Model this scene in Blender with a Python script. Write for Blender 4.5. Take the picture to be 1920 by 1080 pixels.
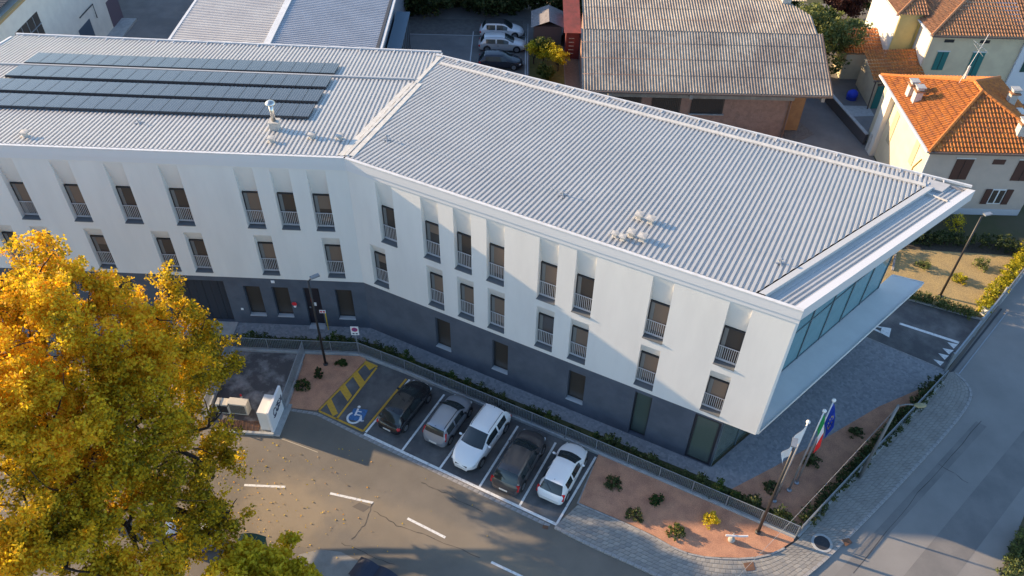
import bpy, math, random
import numpy as np
from mathutils import Matrix, Vector
rnd = random.Random(7); nrs = np.random.RandomState(11)
for o in list(bpy.data.objects): bpy.data.objects.remove(o)
SC = bpy.context.scene; COL = SC.collection
# ------------------------------------------------------------------ camera
F_PX, PITCH, ROLL, CAM_H = 1539., math.radians(43.511), math.radians(1.352), 40.0
FWD = np.array([0, math.cos(PITCH), -math.sin(PITCH)]); DN = np.array([0, -math.sin(PITCH), -math.cos(PITCH)]); RT = np.array([1., 0, 0])
c_right = math.cos(ROLL)*RT - math.sin(ROLL)*DN; c_down = math.sin(ROLL)*RT + math.cos(ROLL)*DN
cd = bpy.data.cameras.new('camera'); cam = bpy.data.objects.new('camera', cd); COL.objects.link(cam)
cd.sensor_width = 36; cd.lens = F_PX/1920*36; cd.clip_start = .5; cd.clip_end = 2000
M = Matrix.Identity(4)
for i in range(3): M[i][0] = c_right[i]; M[i][1] = -c_down[i]; M[i][2] = -FWD[i]
M[2][3] = CAM_H; cam.matrix_world = M; SC.camera = cam
def ray(px, py): return c_right*(px-960) + c_down*(py-540) + FWD*F_PX
def G(px, py, z=0.):
    "point at height z seen at a pixel of the photograph"
    d = ray(px, py); t = (z-CAM_H)/d[2]; return np.array([d[0]*t, d[1]*t, z])
# ------------------------------------------------------------------ light
SUN_AZ, SUN_EL = math.radians(-19.5), math.radians(17.4)     # direction the light travels in plan, elevation of the sun
sv = Vector((math.cos(SUN_AZ)*math.cos(SUN_EL), math.sin(SUN_AZ)*math.cos(SUN_EL), -math.sin(SUN_EL)))
W = bpy.data.worlds.new('World'); SC.world = W; W.use_nodes = True
wn = W.node_tree.nodes; sky = wn.new('ShaderNodeTexSky'); sky.sky_type = 'NISHITA'; sky.sun_disc = False
sky.sun_elevation = SUN_EL; sky.sun_rotation = math.atan2(-sv.x, -sv.y); sky.air_density = 1.0; sky.dust_density = .6; sky.ozone_density = 2.6
W.node_tree.links.new(sky.outputs[0], wn['Background'].inputs[0]); wn['Background'].inputs[1].default_value = .15
sl = bpy.data.lights.new('sun', 'SUN'); so = bpy.data.objects.new('sun', sl); COL.objects.link(so)
sl.energy = 4.7; sl.angle = math.radians(.55); sl.color = (1, .73, .44)
so.rotation_euler = sv.to_track_quat('-Z', 'Y').to_euler(); so.location = (-60, 40, 60)
SC.view_settings.view_transform = 'Standard'; SC.view_settings.look = 'None'; SC.view_settings.gamma = 1
SC.view_settings.exposure = 1.2
SC.render.resolution_x = 1024; SC.render.resolution_y = 576
# ------------------------------------------------------------------ materials
MATS = {}
def mat(name, c, rough=.7, metal=0., c2=None, sc=3., bump=0., bsc=40., spec=.5, detail=6, fine=0., mid=(.4, .62), trans=0., stretch=None):
    if name in MATS: return MATS[name]
    m = bpy.data.materials.new(name); m.use_nodes = True; MATS[name] = m
    nt = m.node_tree; N, L = nt.nodes, nt.links; b = N['Principled BSDF']
    b.inputs['Roughness'].default_value = rough; b.inputs['Metallic'].default_value = metal; b.inputs['Specular IOR Level'].default_value = spec
    b.inputs['Base Color'].default_value = (*c, 1)
    if trans: b.inputs['Transmission Weight'].default_value = trans
    tc = N.new('ShaderNodeTexCoord'); out = None
    if c2:
        n1 = N.new('ShaderNodeTexNoise'); n1.inputs['Scale'].default_value = sc; n1.inputs['Detail'].default_value = detail; n1.inputs['Roughness'].default_value = .6
        if stretch:
            mp = N.new('ShaderNodeMapping'); mp.inputs['Scale'].default_value = stretch; L.new(tc.outputs['Object'], mp.inputs[0]); L.new(mp.outputs[0], n1.inputs['Vector'])
        else: L.new(tc.outputs['Object'], n1.inputs['Vector'])
        r = N.new('ShaderNodeValToRGB'); r.color_ramp.elements[0].position = mid[0]; r.color_ramp.elements[1].position = mid[1]
        r.color_ramp.elements[0].color = (*c, 1); r.color_ramp.elements[1].color = (*c2, 1)
        L.new(n1.outputs[0], r.inputs[0]); out = r.outputs[0]
        if fine:
            n2 = N.new('ShaderNodeTexNoise'); n2.inputs['Scale'].default_value = bsc; n2.inputs['Detail'].default_value = 3
            L.new(tc.outputs['Object'], n2.inputs['Vector'])
            mr = N.new('ShaderNodeMapRange'); mr.inputs[1].default_value = .3; mr.inputs[2].default_value = .7; mr.inputs[3].default_value = 1-fine; mr.inputs[4].default_value = 1+fine
            L.new(n2.outputs[0], mr.inputs[0])
            mx = N.new('ShaderNodeVectorMath'); mx.operation = 'SCALE'; L.new(out, mx.inputs[0]); L.new(mr.outputs[0], mx.inputs['Scale']); out = mx.outputs[0]
        L.new(out, b.inputs['Base Color'])
    if bump:
        n3 = N.new('ShaderNodeTexNoise'); n3.inputs['Scale'].default_value = bsc; n3.inputs['Detail'].default_value = 4
        L.new(tc.outputs['Object'], n3.inputs['Vector'])
        bp = N.new('ShaderNodeBump'); bp.inputs['Strength'].default_value = bump; bp.inputs['Distance'].default_value = .03
        L.new(n3.outputs[0], bp.inputs['Height']); L.new(bp.outputs[0], b.inputs['Normal'])
    return m
def leafmat(name, cols, rough=.6, transl=.35):
    "leaf colours picked by the face attribute tint (0..1)"
    m = bpy.data.materials.new(name); m.use_nodes = True; MATS[name] = m
    nt = m.node_tree; N, L = nt.nodes, nt.links; b = N['Principled BSDF']; b.inputs['Roughness'].default_value = rough; b.inputs['Specular IOR Level'].default_value = .3
    a = N.new('ShaderNodeAttribute'); a.attribute_name = 'tint'
    r = N.new('ShaderNodeValToRGB'); e = r.color_ramp.elements
    while len(e) < len(cols): e.new(.5)
    for i, c in enumerate(cols): e[i].position = i/(len(cols)-1); e[i].color = (*c, 1)
    L.new(a.outputs['Fac'], r.inputs[0]); L.new(r.outputs[0], b.inputs['Base Color'])
    t = N.new('ShaderNodeBsdfTranslucent'); L.new(r.outputs[0], t.inputs[0])
    mx = N.new('ShaderNodeMixShader'); mx.inputs[0].default_value = transl
    L.new(b.outputs[0], mx.inputs[1]); L.new(t.outputs[0], mx.inputs[2]); L.new(mx.outputs[0], N['Material Output'].inputs[0])
    return m
# ------------------------------------------------------------------ object helpers
ORG = {}
def link(name, me, loc=(0, 0, 0), parent=None):
    o = bpy.data.objects.new(name, me); COL.objects.link(o); o.location = loc
    if parent is not None: o.parent = parent
    return o
def tag(o, label=None, cat=None, group=None, kind=None):
    if label: o['label'] = label
    if cat: o['category'] = cat
    if group: o['group'] = group
    if kind: o['kind'] = kind
    return o
def thing(name, loc, label, cat, group=None, rz=0.):
    o = link(name, None, loc); o.rotation_euler = (0, 0, rz); o.empty_display_size = .3
    ORG[o.name] = np.array(loc, float); return tag(o, label, cat, group)
def rotz(v, a):
    c, s = math.cos(a), math.sin(a); v = np.asarray(v, float).copy()
    x = v[..., 0]*c - v[..., 1]*s; y = v[..., 0]*s + v[..., 1]*c; v[..., 0] = x; v[..., 1] = y; return v
class MB:
    "collects faces, builds ONE mesh object"
    def __init__(s): s.v = []; s.f = []; s.n = 0
    def add(s, vs, fs):
        vs = [tuple(map(float, p)) for p in vs]; s.v += vs; s.f += [tuple(i+s.n for i in f) for f in fs]; s.n += len(vs); return s
    def quad(s, a, b, c, d): return s.add([a, b, c, d], [(0, 1, 2, 3)])
    def poly(s, ps): return s.add(ps, [tuple(range(len(ps)))])
    def prism(s, ps, z0, z1):
        n = len(ps); vs = [(p[0], p[1], z0) for p in ps] + [(p[0], p[1], z1) for p in ps]
        return s.add(vs, [tuple(range(n-1, -1, -1)), tuple(range(n, 2*n))] + [(i, (i+1) % n, n+(i+1) % n, n+i) for i in range(n)])
    def box(s, c, size, rz=0.):
        x, y, z = [k/2 for k in size]
        p = rotz(np.array([(-x, -y, -z), (x, -y, -z), (x, y, -z), (-x, y, -z), (-x, -y, z), (x, -y, z), (x, y, z), (-x, y, z)]), rz) + np.array(c, float)
        return s.add(p, [(3, 2, 1, 0), (4, 5, 6, 7), (0, 1, 5, 4), (1, 2, 6, 5), (2, 3, 7, 6), (3, 0, 4, 7)])
    def bar(s, a, b, w, h=None, up=(0, 0, 1)):
        "box beam from a to b"
        a, b = np.array(a, float), np.array(b, float); h = h or w; d = b-a; d /= np.linalg.norm(d); u = np.array(up, float)
        if abs(d@u) > .98: u = np.array([1., 0, 0])
        r = np.cross(d, u); r /= np.linalg.norm(r); u = np.cross(r, d); r = r*w/2; u = u*h/2
        p = [a-r-u, a+r-u, a+r+u, a-r+u, b-r-u, b+r-u, b+r+u, b-r+u]
        return s.add(p, [(3, 2, 1, 0), (4, 5, 6, 7), (0, 1, 5, 4), (1, 2, 6, 5), (2, 3, 7, 6), (3, 0, 4, 7)])
    def tube(s, pts, rad, n=8, caps=True):
        pts = [np.array(p, float) for p in pts]; rad = rad if hasattr(rad, '__len__') else [rad]*len(pts); vs = []; fs = []
        for i, p in enumerate(pts):
            d = pts[min(i+1, len(pts)-1)] - pts[max(i-1, 0)]; d /= np.linalg.norm(d)
            u = np.array([0, 0, 1.]) if abs(d[2]) < .9 else np.array([1., 0, 0]); r = np.cross(d, u); r /= np.linalg.norm(r); u = np.cross(r, d)
            vs += [p + rad[i]*(math.cos(2*math.pi*k/n)*r + math.sin(2*math.pi*k/n)*u) for k in range(n)]
        for i in range(len(pts)-1): fs += [(i*n+k, i*n+(k+1) % n, (i+1)*n+(k+1) % n, (i+1)*n+k) for k in range(n)]
        if caps: fs += [tuple(range(n-1, -1, -1)), tuple(range((len(pts)-1)*n, len(pts)*n))]
        return s.add(vs, fs)
    def lathe(s, c, prof, n=16):
        vs = [(c[0]+r*math.cos(2*math.pi*k/n), c[1]+r*math.sin(2*math.pi*k/n), c[2]+z) for r, z in prof for k in range(n)]
        m = len(prof); fs = [(i*n+k, i*n+(k+1) % n, (i+1)*n+(k+1) % n, (i+1)*n+k) for i in range(m-1) for k in range(n)]
        return s.add(vs, fs + [tuple(range(n-1, -1, -1)), tuple(range((m-1)*n, m*n))])
    def mesh(s, name, m, org=(0, 0, 0), smooth=False):
        me = bpy.data.meshes.new(name); v = np.array(s.v) - np.array(org, float); me.from_pydata(v.tolist(), [], s.f)
        if m: me.materials.append(m)
        if smooth: me.polygons.foreach_set('use_smooth', [True]*len(me.polygons))
        me.update(); return me
    def build(s, name, m, parent=None, smooth=False, local=False):
        "vertices are in world space (or in the parent's space with local=True)"
        v = np.array(s.v); o0 = np.array([(v[:, 0].min()+v[:, 0].max())/2, (v[:, 1].min()+v[:, 1].max())/2, v[:, 2].min()])
        po = np.zeros(3) if (parent is None) else ORG[parent.name]
        o = link(name, s.mesh(name, m, o0, smooth), tuple(o0 - (0 if local else po)), parent)
        ORG[o.name] = o0; return o
def rm(name):       # several objects may share one python name -> keep blender's own suffix
    return name
def ribsheet(O, es, ed, up, s0, s1, pitch, prof, d0, d1, row=None, rowh=0., mb=None):
    "corrugated sheet or tile field; prof = [(fraction of pitch, height)], d0/d1 functions of s"
    mb = mb or MB(); O, es, ed, up = [np.array(k, float) for k in (O, es, ed, up)]
    n = int(math.ceil((s1-s0)/pitch)); pts = []
    for k in range(n):
        for fr, h in prof: pts.append((min(s0+(k+fr)*pitch, s1), h))
    pts.append((s1, prof[0][1])); P = lambda s, d, h: O + es*s + ed*d + up*h
    if not row:
        vs = []; fs = []
        for s, h in pts:
            a, b = d0(s), d1(s); b = max(a, b); vs += [P(s, a, h), P(s, b, h)]
        for i in range(len(pts)-1):
            if pts[i+1][0]-pts[i][0] < 1e-6 and abs(pts[i+1][1]-pts[i][1]) < 1e-6: continue
            fs.append((2*i, 2*i+2, 2*i+3, 2*i+1))
        mb.add(vs, fs)
    else:
        for i in range(len(pts)-1):
            (sa, ha), (sb, hb) = pts[i], pts[i+1]
            if sb-sa < 1e-6: continue
            sm = (sa+sb)/2; a, b = d0(sm), d1(sm)
            if b-a < .05: continue
            k = int(math.floor(a/row)); vs = []; fs = []
            while k*row < b:
                x0, x1 = max(a, k*row), min(b, (k+1)*row)
                if x1-x0 > .01:
                    j = len(vs); vs += [P(sa, x0, ha+rowh), P(sb, x0, hb+rowh), P(sb, x1, hb), P(sa, x1, ha)]; fs.append((j, j+1, j+2, j+3))
                k += 1
            mb.add(vs, fs)
    return mb
ORD = ['first', 'second', 'third', 'fourth', 'fifth', 'sixth', 'seventh', 'eighth', 'ninth', 'tenth', 'eleventh', 'twelfth', 'thirteenth', 'fourteenth', 'fifteenth', 'sixteenth', 'seventeenth', 'eighteenth', 'nineteenth', 'twentieth', 'twenty-first', 'twenty-second']
def copy_tree(o, parent=None):
    c = o.copy(); COL.objects.link(c); c.parent = parent
    for ch in list(o.children): copy_tree(ch, c)
    return c
# ------------------------------------------------------------------ foliage
def leaves(clumps, per, rad, size, tint_fn, name, m, parent, flat=.8, jit=.16):
    "clumps: (n,3) centres; each clump holds `per` leaf quads; returns one crown mesh object"
    c = np.repeat(np.asarray(clumps, float), per, axis=0); n = len(c)
    off = nrs.normal(size=(n, 3)); off *= (rad*nrs.rand(n, 1)**.5)/np.linalg.norm(off, axis=1, keepdims=True); off[:, 2] *= flat
    p = c+off
    a = nrs.normal(size=(n, 3)); a /= np.linalg.norm(a, axis=1, keepdims=True); b = nrs.normal(size=(n, 3)); b -= a*(a*b).sum(1, keepdims=True); b /= np.linalg.norm(b, axis=1, keepdims=True)
    s = size*(.6+.8*nrs.rand(n, 1)); a *= s*.5; b *= s*.33
    v = np.stack([p-a, p+b, p+a, p-b], 1).reshape(-1, 3)
    t = np.clip(np.repeat(tint_fn(np.asarray(clumps, float)), per) + nrs.normal(size=n)*jit, 0, 1)
    o0 = np.array([v[:, 0].mean(), v[:, 1].mean(), v[:, 2].min()])
    me = bpy.data.meshes.new(name); me.vertices.add(4*n); me.vertices.foreach_set('co', (v-o0).astype(np.float32).ravel())
    me.loops.add(4*n); me.loops.foreach_set('vertex_index', np.arange(4*n, dtype=np.int32)); me.polygons.add(n)
    me.polygons.foreach_set('loop_start', np.arange(0, 4*n, 4, dtype=np.int32)); me.polygons.foreach_set('loop_total', np.full(n, 4, np.int32))
    at = me.attributes.new('tint', 'FLOAT', 'FACE'); at.data.foreach_set('value', t.astype(np.float32)); me.update(); me.materials.append(m)
    po = ORG[parent.name] if parent is not None else np.zeros(3)
    o = link(name, me, tuple(o0-po), parent); ORG[o.name] = o0; return o
def shell(lobes, n, inner=.55):
    "clump centres in the outer part of a set of (x,y,z,r) lobes"
    L = np.array(lobes, float); w = L[:, 3]**2; k = nrs.choice(len(L), n, p=w/w.sum()); d = nrs.normal(size=(n, 3)); d /= np.linalg.norm(d, axis=1, keepdims=True)
    r = (inner+(1-inner)*nrs.rand(n, 1)**.7)*L[k, 3:4]; return L[k, :3] + d*r*np.array([1, 1, .85])
def rtint(lo, hi): return lambda c: lo+(hi-lo)*nrs.rand(len(c))
# ------------------------------------------------------------------ shared materials
WHITE = mat('white_render', (.66, .65, .63), .75, c2=(.73, .72, .695), sc=.8, bump=.15, bsc=10, mid=(.25, .6), stretch=(1, 1, .22), detail=9)
DARK = mat('anthracite_render', (.07, .084, .112), .75, c2=(.09, .105, .137), sc=.8, bump=.25, bsc=30)
ROOF = mat('roof_sheet_metal', (.455, .448, .43), .45, .05, c2=(.505, .496, .475), sc=.35, mid=(.3, .7), detail=9, fine=.04, bsc=2.2)
CAP = mat('white_flashing', (.68, .68, .67), .4, c2=(.60, .60, .59), sc=2)
CREAM = mat('cream_flashing', (.64, .61, .55), .55, c2=(.55, .52, .46), sc=3)
GLASS = mat('window_glass', (.07, .058, .05), .05, spec=.6)
FRAME = mat('dark_window_frame', (.03, .03, .035), .5)
SILL = mat('grey_sill', (.13, .14, .15), .6); PSILL = mat('pale_sill', (.45, .46, .47), .6)
RAIL = mat('white_railing', (.6, .6, .62), .4); BLIND = mat('brown_blind', (.21, .15, .11), .8); CURT = mat('grey_curtain', (.20, .20, .195), .85)
CURTAIN = mat('teal_glass', (.10, .23, .27), .08, spec=.6, c2=(.14, .30, .34), sc=.4)
STEEL = mat('galvanised_steel', (.36, .39, .42), .45, .55, c2=(.30, .33, .36), sc=6)
# ------------------------------------------------------------------ main building
B0 = np.array([-9.434, 37.843, 0]); AR, AL = -.4582, -.0248; M_R = .145; ZE = 13.75
class Fr:
    def __init__(s, a): s.a = a; s.d = np.array([math.cos(a), math.sin(a), 0]); s.n = np.array([-math.sin(a), math.cos(a), 0])
    def p(s, u, d=0., z=0.): return B0 + s.d*u + s.n*d + np.array([0, 0, z])
    def r(s, u, d, h=0.): return s.p(u, d, ZE-M_R*d+h)      # on the roof plane
R, L = Fr(AR), Fr(AL)
bld = thing('main_building', tuple(B0), 'long white building with dark ground floor, bent metal roof and slanted window niches', 'building')
def facade(fr, s0, s1, z0, z1, holes, dd, depth, mb):
    ss = sorted({s0, s1, *[h[0] for h in holes], *[h[1] for h in holes]}); zs = sorted({z0, z1, *[h[2] for h in holes], *[h[3] for h in holes]})
    for i in range(len(ss)-1):
        for j in range(len(zs)-1):
            a, b, c, e = ss[i], ss[i+1], zs[j], zs[j+1]; ms, mz = (a+b)/2, (c+e)/2
            if any(h[0] < ms < h[1] and h[2] < mz < h[3] for h in holes): continue
            mb.quad(fr.p(a, dd, c), fr.p(b, dd, c), fr.p(b, dd, e), fr.p(a, dd, e))
    for a, b, c, e, zh in holes:            # niche: jambs, slanted head down to the glass, floor
        D = dd+depth
        mb.poly([fr.p(a, dd, c), fr.p(a, dd, e), fr.p(a, D, zh), fr.p(a, D, c)])
        mb.poly([fr.p(b, D, c), fr.p(b, D, zh), fr.p(b, dd, e), fr.p(b, dd, c)])
        mb.quad(fr.p(a, dd, e), fr.p(b, dd, e), fr.p(b, D, zh), fr.p(a, D, zh))
        mb.quad(fr.p(a, dd, c), fr.p(a, D, c), fr.p(b, D, c), fr.p(b, dd, c))
WW = 1.1
UR = [1.86, 4.80, 6.86, 8.91, 12.05, 14.16, 18.26, 22.12]; VR = [.90, 4.88, 6.95, 8.97, 12.08, 14.17, 18.26, 22.1]
UL = [-26.4, -23.3, -20.2, -17.0, -13.92, -10.78, -6.49, -4.43, -2.34]; VL = [-25.2, -22.3, -20.05, -16.75, -12.62, -10.6, -6.33, -2.18]
up = lambda s: (s, s+WW, 8.40, 12.80, 10.85); lo = lambda s: (s, s+WW, 4.60, 7.84, 6.97)
DEP = .42
for fr, s0, s1, U, V in ((L, -28, 0, UL, VL), (R, 0, 25.25, UR, VR)):
    mb = MB(); facade(fr, s0, s1, 4.25, 12.9, [up(s) for s in U]+[lo(s) for s in V], 0, DEP, mb)
    mb.quad(fr.p(s0, 0, 4.25), fr.p(s0, .5, 4.25), fr.p(s1, .5, 4.25), fr.p(s1, 0, 4.25))
    mb.build('wall', WHITE, bld)
GR = [5.2, 9.24, 14.32]; GL = [-7.9, -6.06, -1.96]
gw = lambda s, zb=.95, zt=3.55: (s, s+1.08, zb, zt, zt)
mb = MB(); facade(R, -.02, 23.5, 0, 4.25, [gw(s) for s in GR]+[(18.42, 19.45, .08, 3.92, 3.92), (21.95, 23.45, .05, 4.05, 4.05)], .06, .32, mb); mb.build('base_wall', DARK, bld)
mb = MB(); facade(L, -28, .02, 0, 4.25, [gw(s, .8, 3.46) for s in GL]+[(-4.03, -3.0, .03, 3.5, 3.5), (-13.2, -9.1, .03, 3.82, 3.82), (-16.2, -15.1, 2.4, 3.85, 3.85), (-18.6, -17.5, 2.4, 3.85, 3.85)], .06, .32, mb); mb.build('base_wall', DARK, bld)
# plain walls out of sight, so that the volume is closed
BE = lambda s: 16.16+(s+4.38)*.0549
mb = MB()
mb.quad(L.p(-28, 17, 0), L.p(-28, 0, 0), L.p(-28, 0, 13.7), L.p(-28, 16.6, 11.25))
mb.quad(L.p(3.4, 16.2, 0), L.p(-28, 16.6, 0), L.p(-28, 16.6, 11.25), L.p(3.4, 16.2, 11.3))
mb.quad(R.p(29.3, 17.2, 0), R.p(-3.4, 15.9, 0), R.p(-3.4, 15.9, 11.35), R.p(29.3, 17.2, 11.1))
mb.quad(R.p(29.2, 15.1, 0), R.p(29.3, 17.2, 0), R.p(29.3, 17.2, 11.1), R.p(29.2, 15.1, 11.4))
mb.build('rear_wall', WHITE, bld)
# fin: the part of the white front that runs past the end glazing
mb = MB(); mb.quad(R.p(25.25, 0, 4.25), R.p(25.37, .3, 4.25), R.p(25.37, .3, 13.2), R.p(25.25, 0, 13.2)); mb.quad(R.p(25.37, .3, 4.25), R.p(23.5, .3, 4.25), R.p(23.5, .3, 13.2), R.p(25.37, .3, 13.2)); mb.build('wall_fin', WHITE, bld)
# windows: frame with pane, railing and sill (meshes shared by all windows of a size)
def win_meshes(w, h, rail, sillm, proj=.07):
    f = MB(); y = DEP-.05
    for x in (.035, w-.035): f.box((x, y, h/2), (.07, .06, h))
    for z in (.035, h-.035): f.box((w/2, y-.003, z), (w-.14, .06, .07))
    p = MB(); p.box((w/2, y+.018, h/2), (w-.12, .012, h-.12))
    s = MB(); s.box((w/2, (DEP-.08-proj)/2, .02), (w+.02 if proj > .05 else w-.01, DEP-.08+proj, .05))
    out = dict(window=f.mesh('window', FRAME), pane=p.mesh('pane', GLASS), sill=s.mesh('sill', sillm))
    if rail:
        r = MB(); yr = .27; t = 1.12
        for z in (.13, .2, t): r.box((w/2, yr, z), (w-.02, .035, .03))
        for k in range(10): r.box((.06+k*(w-.12)/9, yr, (.2+t)/2), (.022, .022, t-.2))
        out['railing'] = r.mesh('railing', RAIL)
    return out
def put_window(fr, s, zb, ms, dd=0.):
    pr = None
    for k, me in ms.items():
        if pr is None:
            p = fr.p(s, dd, zb); o = link('window', me, tuple(p-B0), bld); o.rotation_euler = (0, 0, fr.a); ORG[o.name] = p; pr = o
        else: link(k, me, (0, 0, 0), pr)
    if zb > 4:
        h = 2.43 if zb > 8 else 2.35
        link('curtain', CUR, (0, 0, 0), pr).scale = (1, 1, h)
        f = rnd.choice([0, .25, .4, .55, .8, .55])
        if f: o = link('blind', BLI, (0, 0, h-.08), pr); o.scale = (1, 1, f*h)
    return pr
CUR = MB().box((.17, DEP-.047, .5), (.2, .02, .94)).mesh('curtain', CURT); BLI = MB().box((.66, DEP-.046, -.5), (.76, .012, 1)).mesh('blind', BLIND)
WU = win_meshes(WW, 2.43, True, SILL); WL = win_meshes(WW, 2.35, True, SILL); DEP = .32+.0
WG = win_meshes(1.08, 2.6, False, PSILL); WG2 = win_meshes(1.08, 2.66, False, PSILL); WC = win_meshes(1.1, 1.45, False, PSILL)
for fr, U, V in ((L, UL, VL), (R, UR, VR)):
    for s in U: put_window(fr, s, 8.40, WU)
    for s in V: put_window(fr, s, 4.60, WL)
for s in GR: put_window(R, s, .95, WG, .06)
for s in GL: put_window(L, s, .8, WG2, .06)
for s in (-16.2, -18.6): put_window(L, s, 2.4, WC, .06)
# ground-floor doors
def slab(fr, s0, s1, z0, z1, d0, d1, mb=None):
    mb = mb or MB(); a, b, c, e = fr.p(s0, d0), fr.p(s1, d0), fr.p(s1, d1), fr.p(s0, d1); return mb.prism([a, b, c, e], z0, z1)
def glazed(fr, s0, s1, z0, z1, dd, name, th=.07, fm=FRAME, gm=GLASS):
    mb = MB(); slab(fr, s0, s0+th, z0, z1, dd, dd+.08, mb); slab(fr, s1-th, s1, z0, z1, dd, dd+.08, mb); slab(fr, s0+th, s1-th, z0, z0+th, dd+.003, dd+.077, mb); slab(fr, s0+th, s1-th, z1-th, z1, dd+.003, dd+.077, mb)
    o = mb.build(name, fm, bld); slab(fr, s0+th, s1-th, z0+th, z1-th, dd+.03, dd+.045).build('pane', gm, o); return o
glazed(R, 18.44, 19.43, .1, 3.9, .3, 'glazed_door', gm=mat('door_glass', (.085, .11, .095), .06, spec=.6)); glazed(R, 21.97, 23.43, .07, 4.03, .1, 'storefront', .13, gm=mat('door_glass', (.085, .11, .095), .06, spec=.6))
do = slab(L, -4.01, -3.02, .04, 3.48, .3, .36).build('door', mat('maroon_door', (.028, .022, .028), .5), bld)
slab(L, -3.9, -3.8, 1.5, 1.6, .24, .3).build('door_handle', STEEL, do)
slab(L, -4.05, -2.98, 0, .05, -.25, .3).build('door_step', PSILL, bld)
gd = MB()
for k in range(8): slab(L, -13.18+k*.51, -13.18+k*.51+.49, .05, 3.8, .3+.01*(k % 2), .36, gd)
gd.build('garage_door', mat('garage_door_panel', (.025, .03, .042), .55), bld)
slab(L, -13.4, -8.9, 0, .06, -1.1, .06).build('door_threshold', mat('pale_concrete', (.42, .41, .39), .8, c2=(.34, .33, .31), sc=2), bld)
# end glazing: a line 1.9 m behind the roof edge
EG = lambda d: 23.45+.38*d
gl = thing_glaz = None
def eglass(d0, d1, z0, z1, name, m, th, off=0., mb=None):
    mb = mb or MB(); a, b = R.p(EG(d0)+off, d0), R.p(EG(d1)+off, d1); t = (b-a)/np.linalg.norm(b-a); nn = np.array([t[1], -t[0], 0])*th/2
    mb.prism([a-nn, a+nn, b+nn, b-nn], z0, z1); return mb
ncol = 7; dcs = [.15+k*(15.0-.15)/ncol for k in range(ncol+1)]
TR = 7.5
for k in range(ncol):
    zt = ZE-M_R*dcs[k+1]-.75
    for z0, z1 in ((4.40, TR), (TR+.08, zt)):
        eglass(dcs[k]+.05, dcs[k+1]-.05, z0, z1, 'pane', CURTAIN, .03).build('pane', CURTAIN, bld)
    eglass(dcs[k]+.06, dcs[k+1]-.06, .1, 3.95, 'pane', CURTAIN, .03).build('pane', MATS['door_glass'], bld)
mb = MB()
for d in dcs: eglass(d-.05, d+.05, 0, ZE-M_R*d-.7, '', None, .12, mb=mb)
for z in (4.32, TR-.0): eglass(.2, 14.95, z, z+.08, '', None, .10, mb=mb)
eglass(.2, 14.95, 3.95, 4.0, '', None, .1, mb=mb)
mb.build('mullion_frame', mat('mullion_grey', (.10, .13, .15), .5), bld)
cp = [R.p(23.5, .31), R.p(25.38, .31), R.p(31.72, 16.95), R.p(29.75, 16.75)]
MB().prism(cp, 4.0, 4.30).build('canopy', WHITE, bld)
cps = MB(); cps.bar(R.p(25.42, .35, 4.3), R.p(31.72, 16.9, 4.3), .05, .1); cps.bar(R.p(31.7, 16.95, 4.3), R.p(29.8, 16.75, 4.3), .05, .1); cps.build('canopy_edge', CAP, bld)
# roof sheets
PROF = [(0, 0), (.38, 0), (.45, .068), (.90, .068), (.97, 0)]
EA = lambda s: .4+(s-23.24)/.38
mb = ribsheet(R.r(0, 0), R.d, R.n+np.array([0, 0, -M_R]), (0, 0, 1), -3.55, 29.9, .268, PROF, lambda s: max(.05, -s/.22, EA(s) if s > 23.2 else 0), lambda s: BE(s) if s > -3.5 else max(.12, -s/.22)); mb.build('roof', ROOF, bld)
mb = ribsheet(L.r(0, 0), L.d, L.n+np.array([0, 0, -M_R]), (0, 0, 1), -28, 3.6, .268, PROF, lambda s: max(.05, s/.22), lambda s: 17.1-.02*s); mb.build('roof', ROOF, bld)
fl = lambda a, b, w, h, name, m: MB().bar(a, b, w, h).build(name, m, bld)
fl(R.r(-2.9, 15.0, .09), R.r(29.4, 16.6, .09), .30, .1, 'ridge_flashing', CREAM)
# valley between the wings
mb = MB(); mb.bar(L.r(.03, .12, .07), L.r(2.42, 11.0, .07), .16, .05); mb.bar(L.r(-.25, .12, .06), L.r(2.1, 11.0, .06), .3, .03); mb.bar(L.r(.35, .12, .06), L.r(2.75, 11.0, .06), .3, .03)
mb.bar(L.r(2.45, 11.0, .08), L.r(3.5, 16.0, .08), .25, .05); mb.build('valley_flashing', CREAM, bld)
fl(L.r(-28, 11.7, .13), L.r(2.3, 11.6, .13), .14, .1, 'roof_rail', mat('grey_rail', (.42, .44, .45), .5))
# eave cap and fascia along the front
for fr, s0, s1 in ((L, -28.1, .03), (R, -.03, 25.36)):
    mb = MB(); a, b = (lambda d, z, s=s0: fr.p(s, d, z)), (lambda d, z, s=s1: fr.p(s, d, z))
    mb.prism([fr.p(s0, -.12), fr.p(s1, -.12), fr.p(s1, .06), fr.p(s0, .06)], ZE-.03, ZE+.04); mb.build('eave_cap', CAP, bld)
    mb = MB(); mb.prism([fr.p(s0, -.10), fr.p(s1, -.10), fr.p(s1, .1), fr.p(s0, .1)], 13.2, ZE-.03); mb.prism([fr.p(s0, -.05), fr.p(s1, -.05), fr.p(s1, .1), fr.p(s0, .1)], 12.9, 13.2); mb.build('fascia', mat('fascia_metal', (.66, .67, .69), .45), bld)
fl(L.r(-28.05, 0, .02), L.r(-28.05, 17.1, .02), .16, .2, 'verge_cap', CAP)
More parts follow.
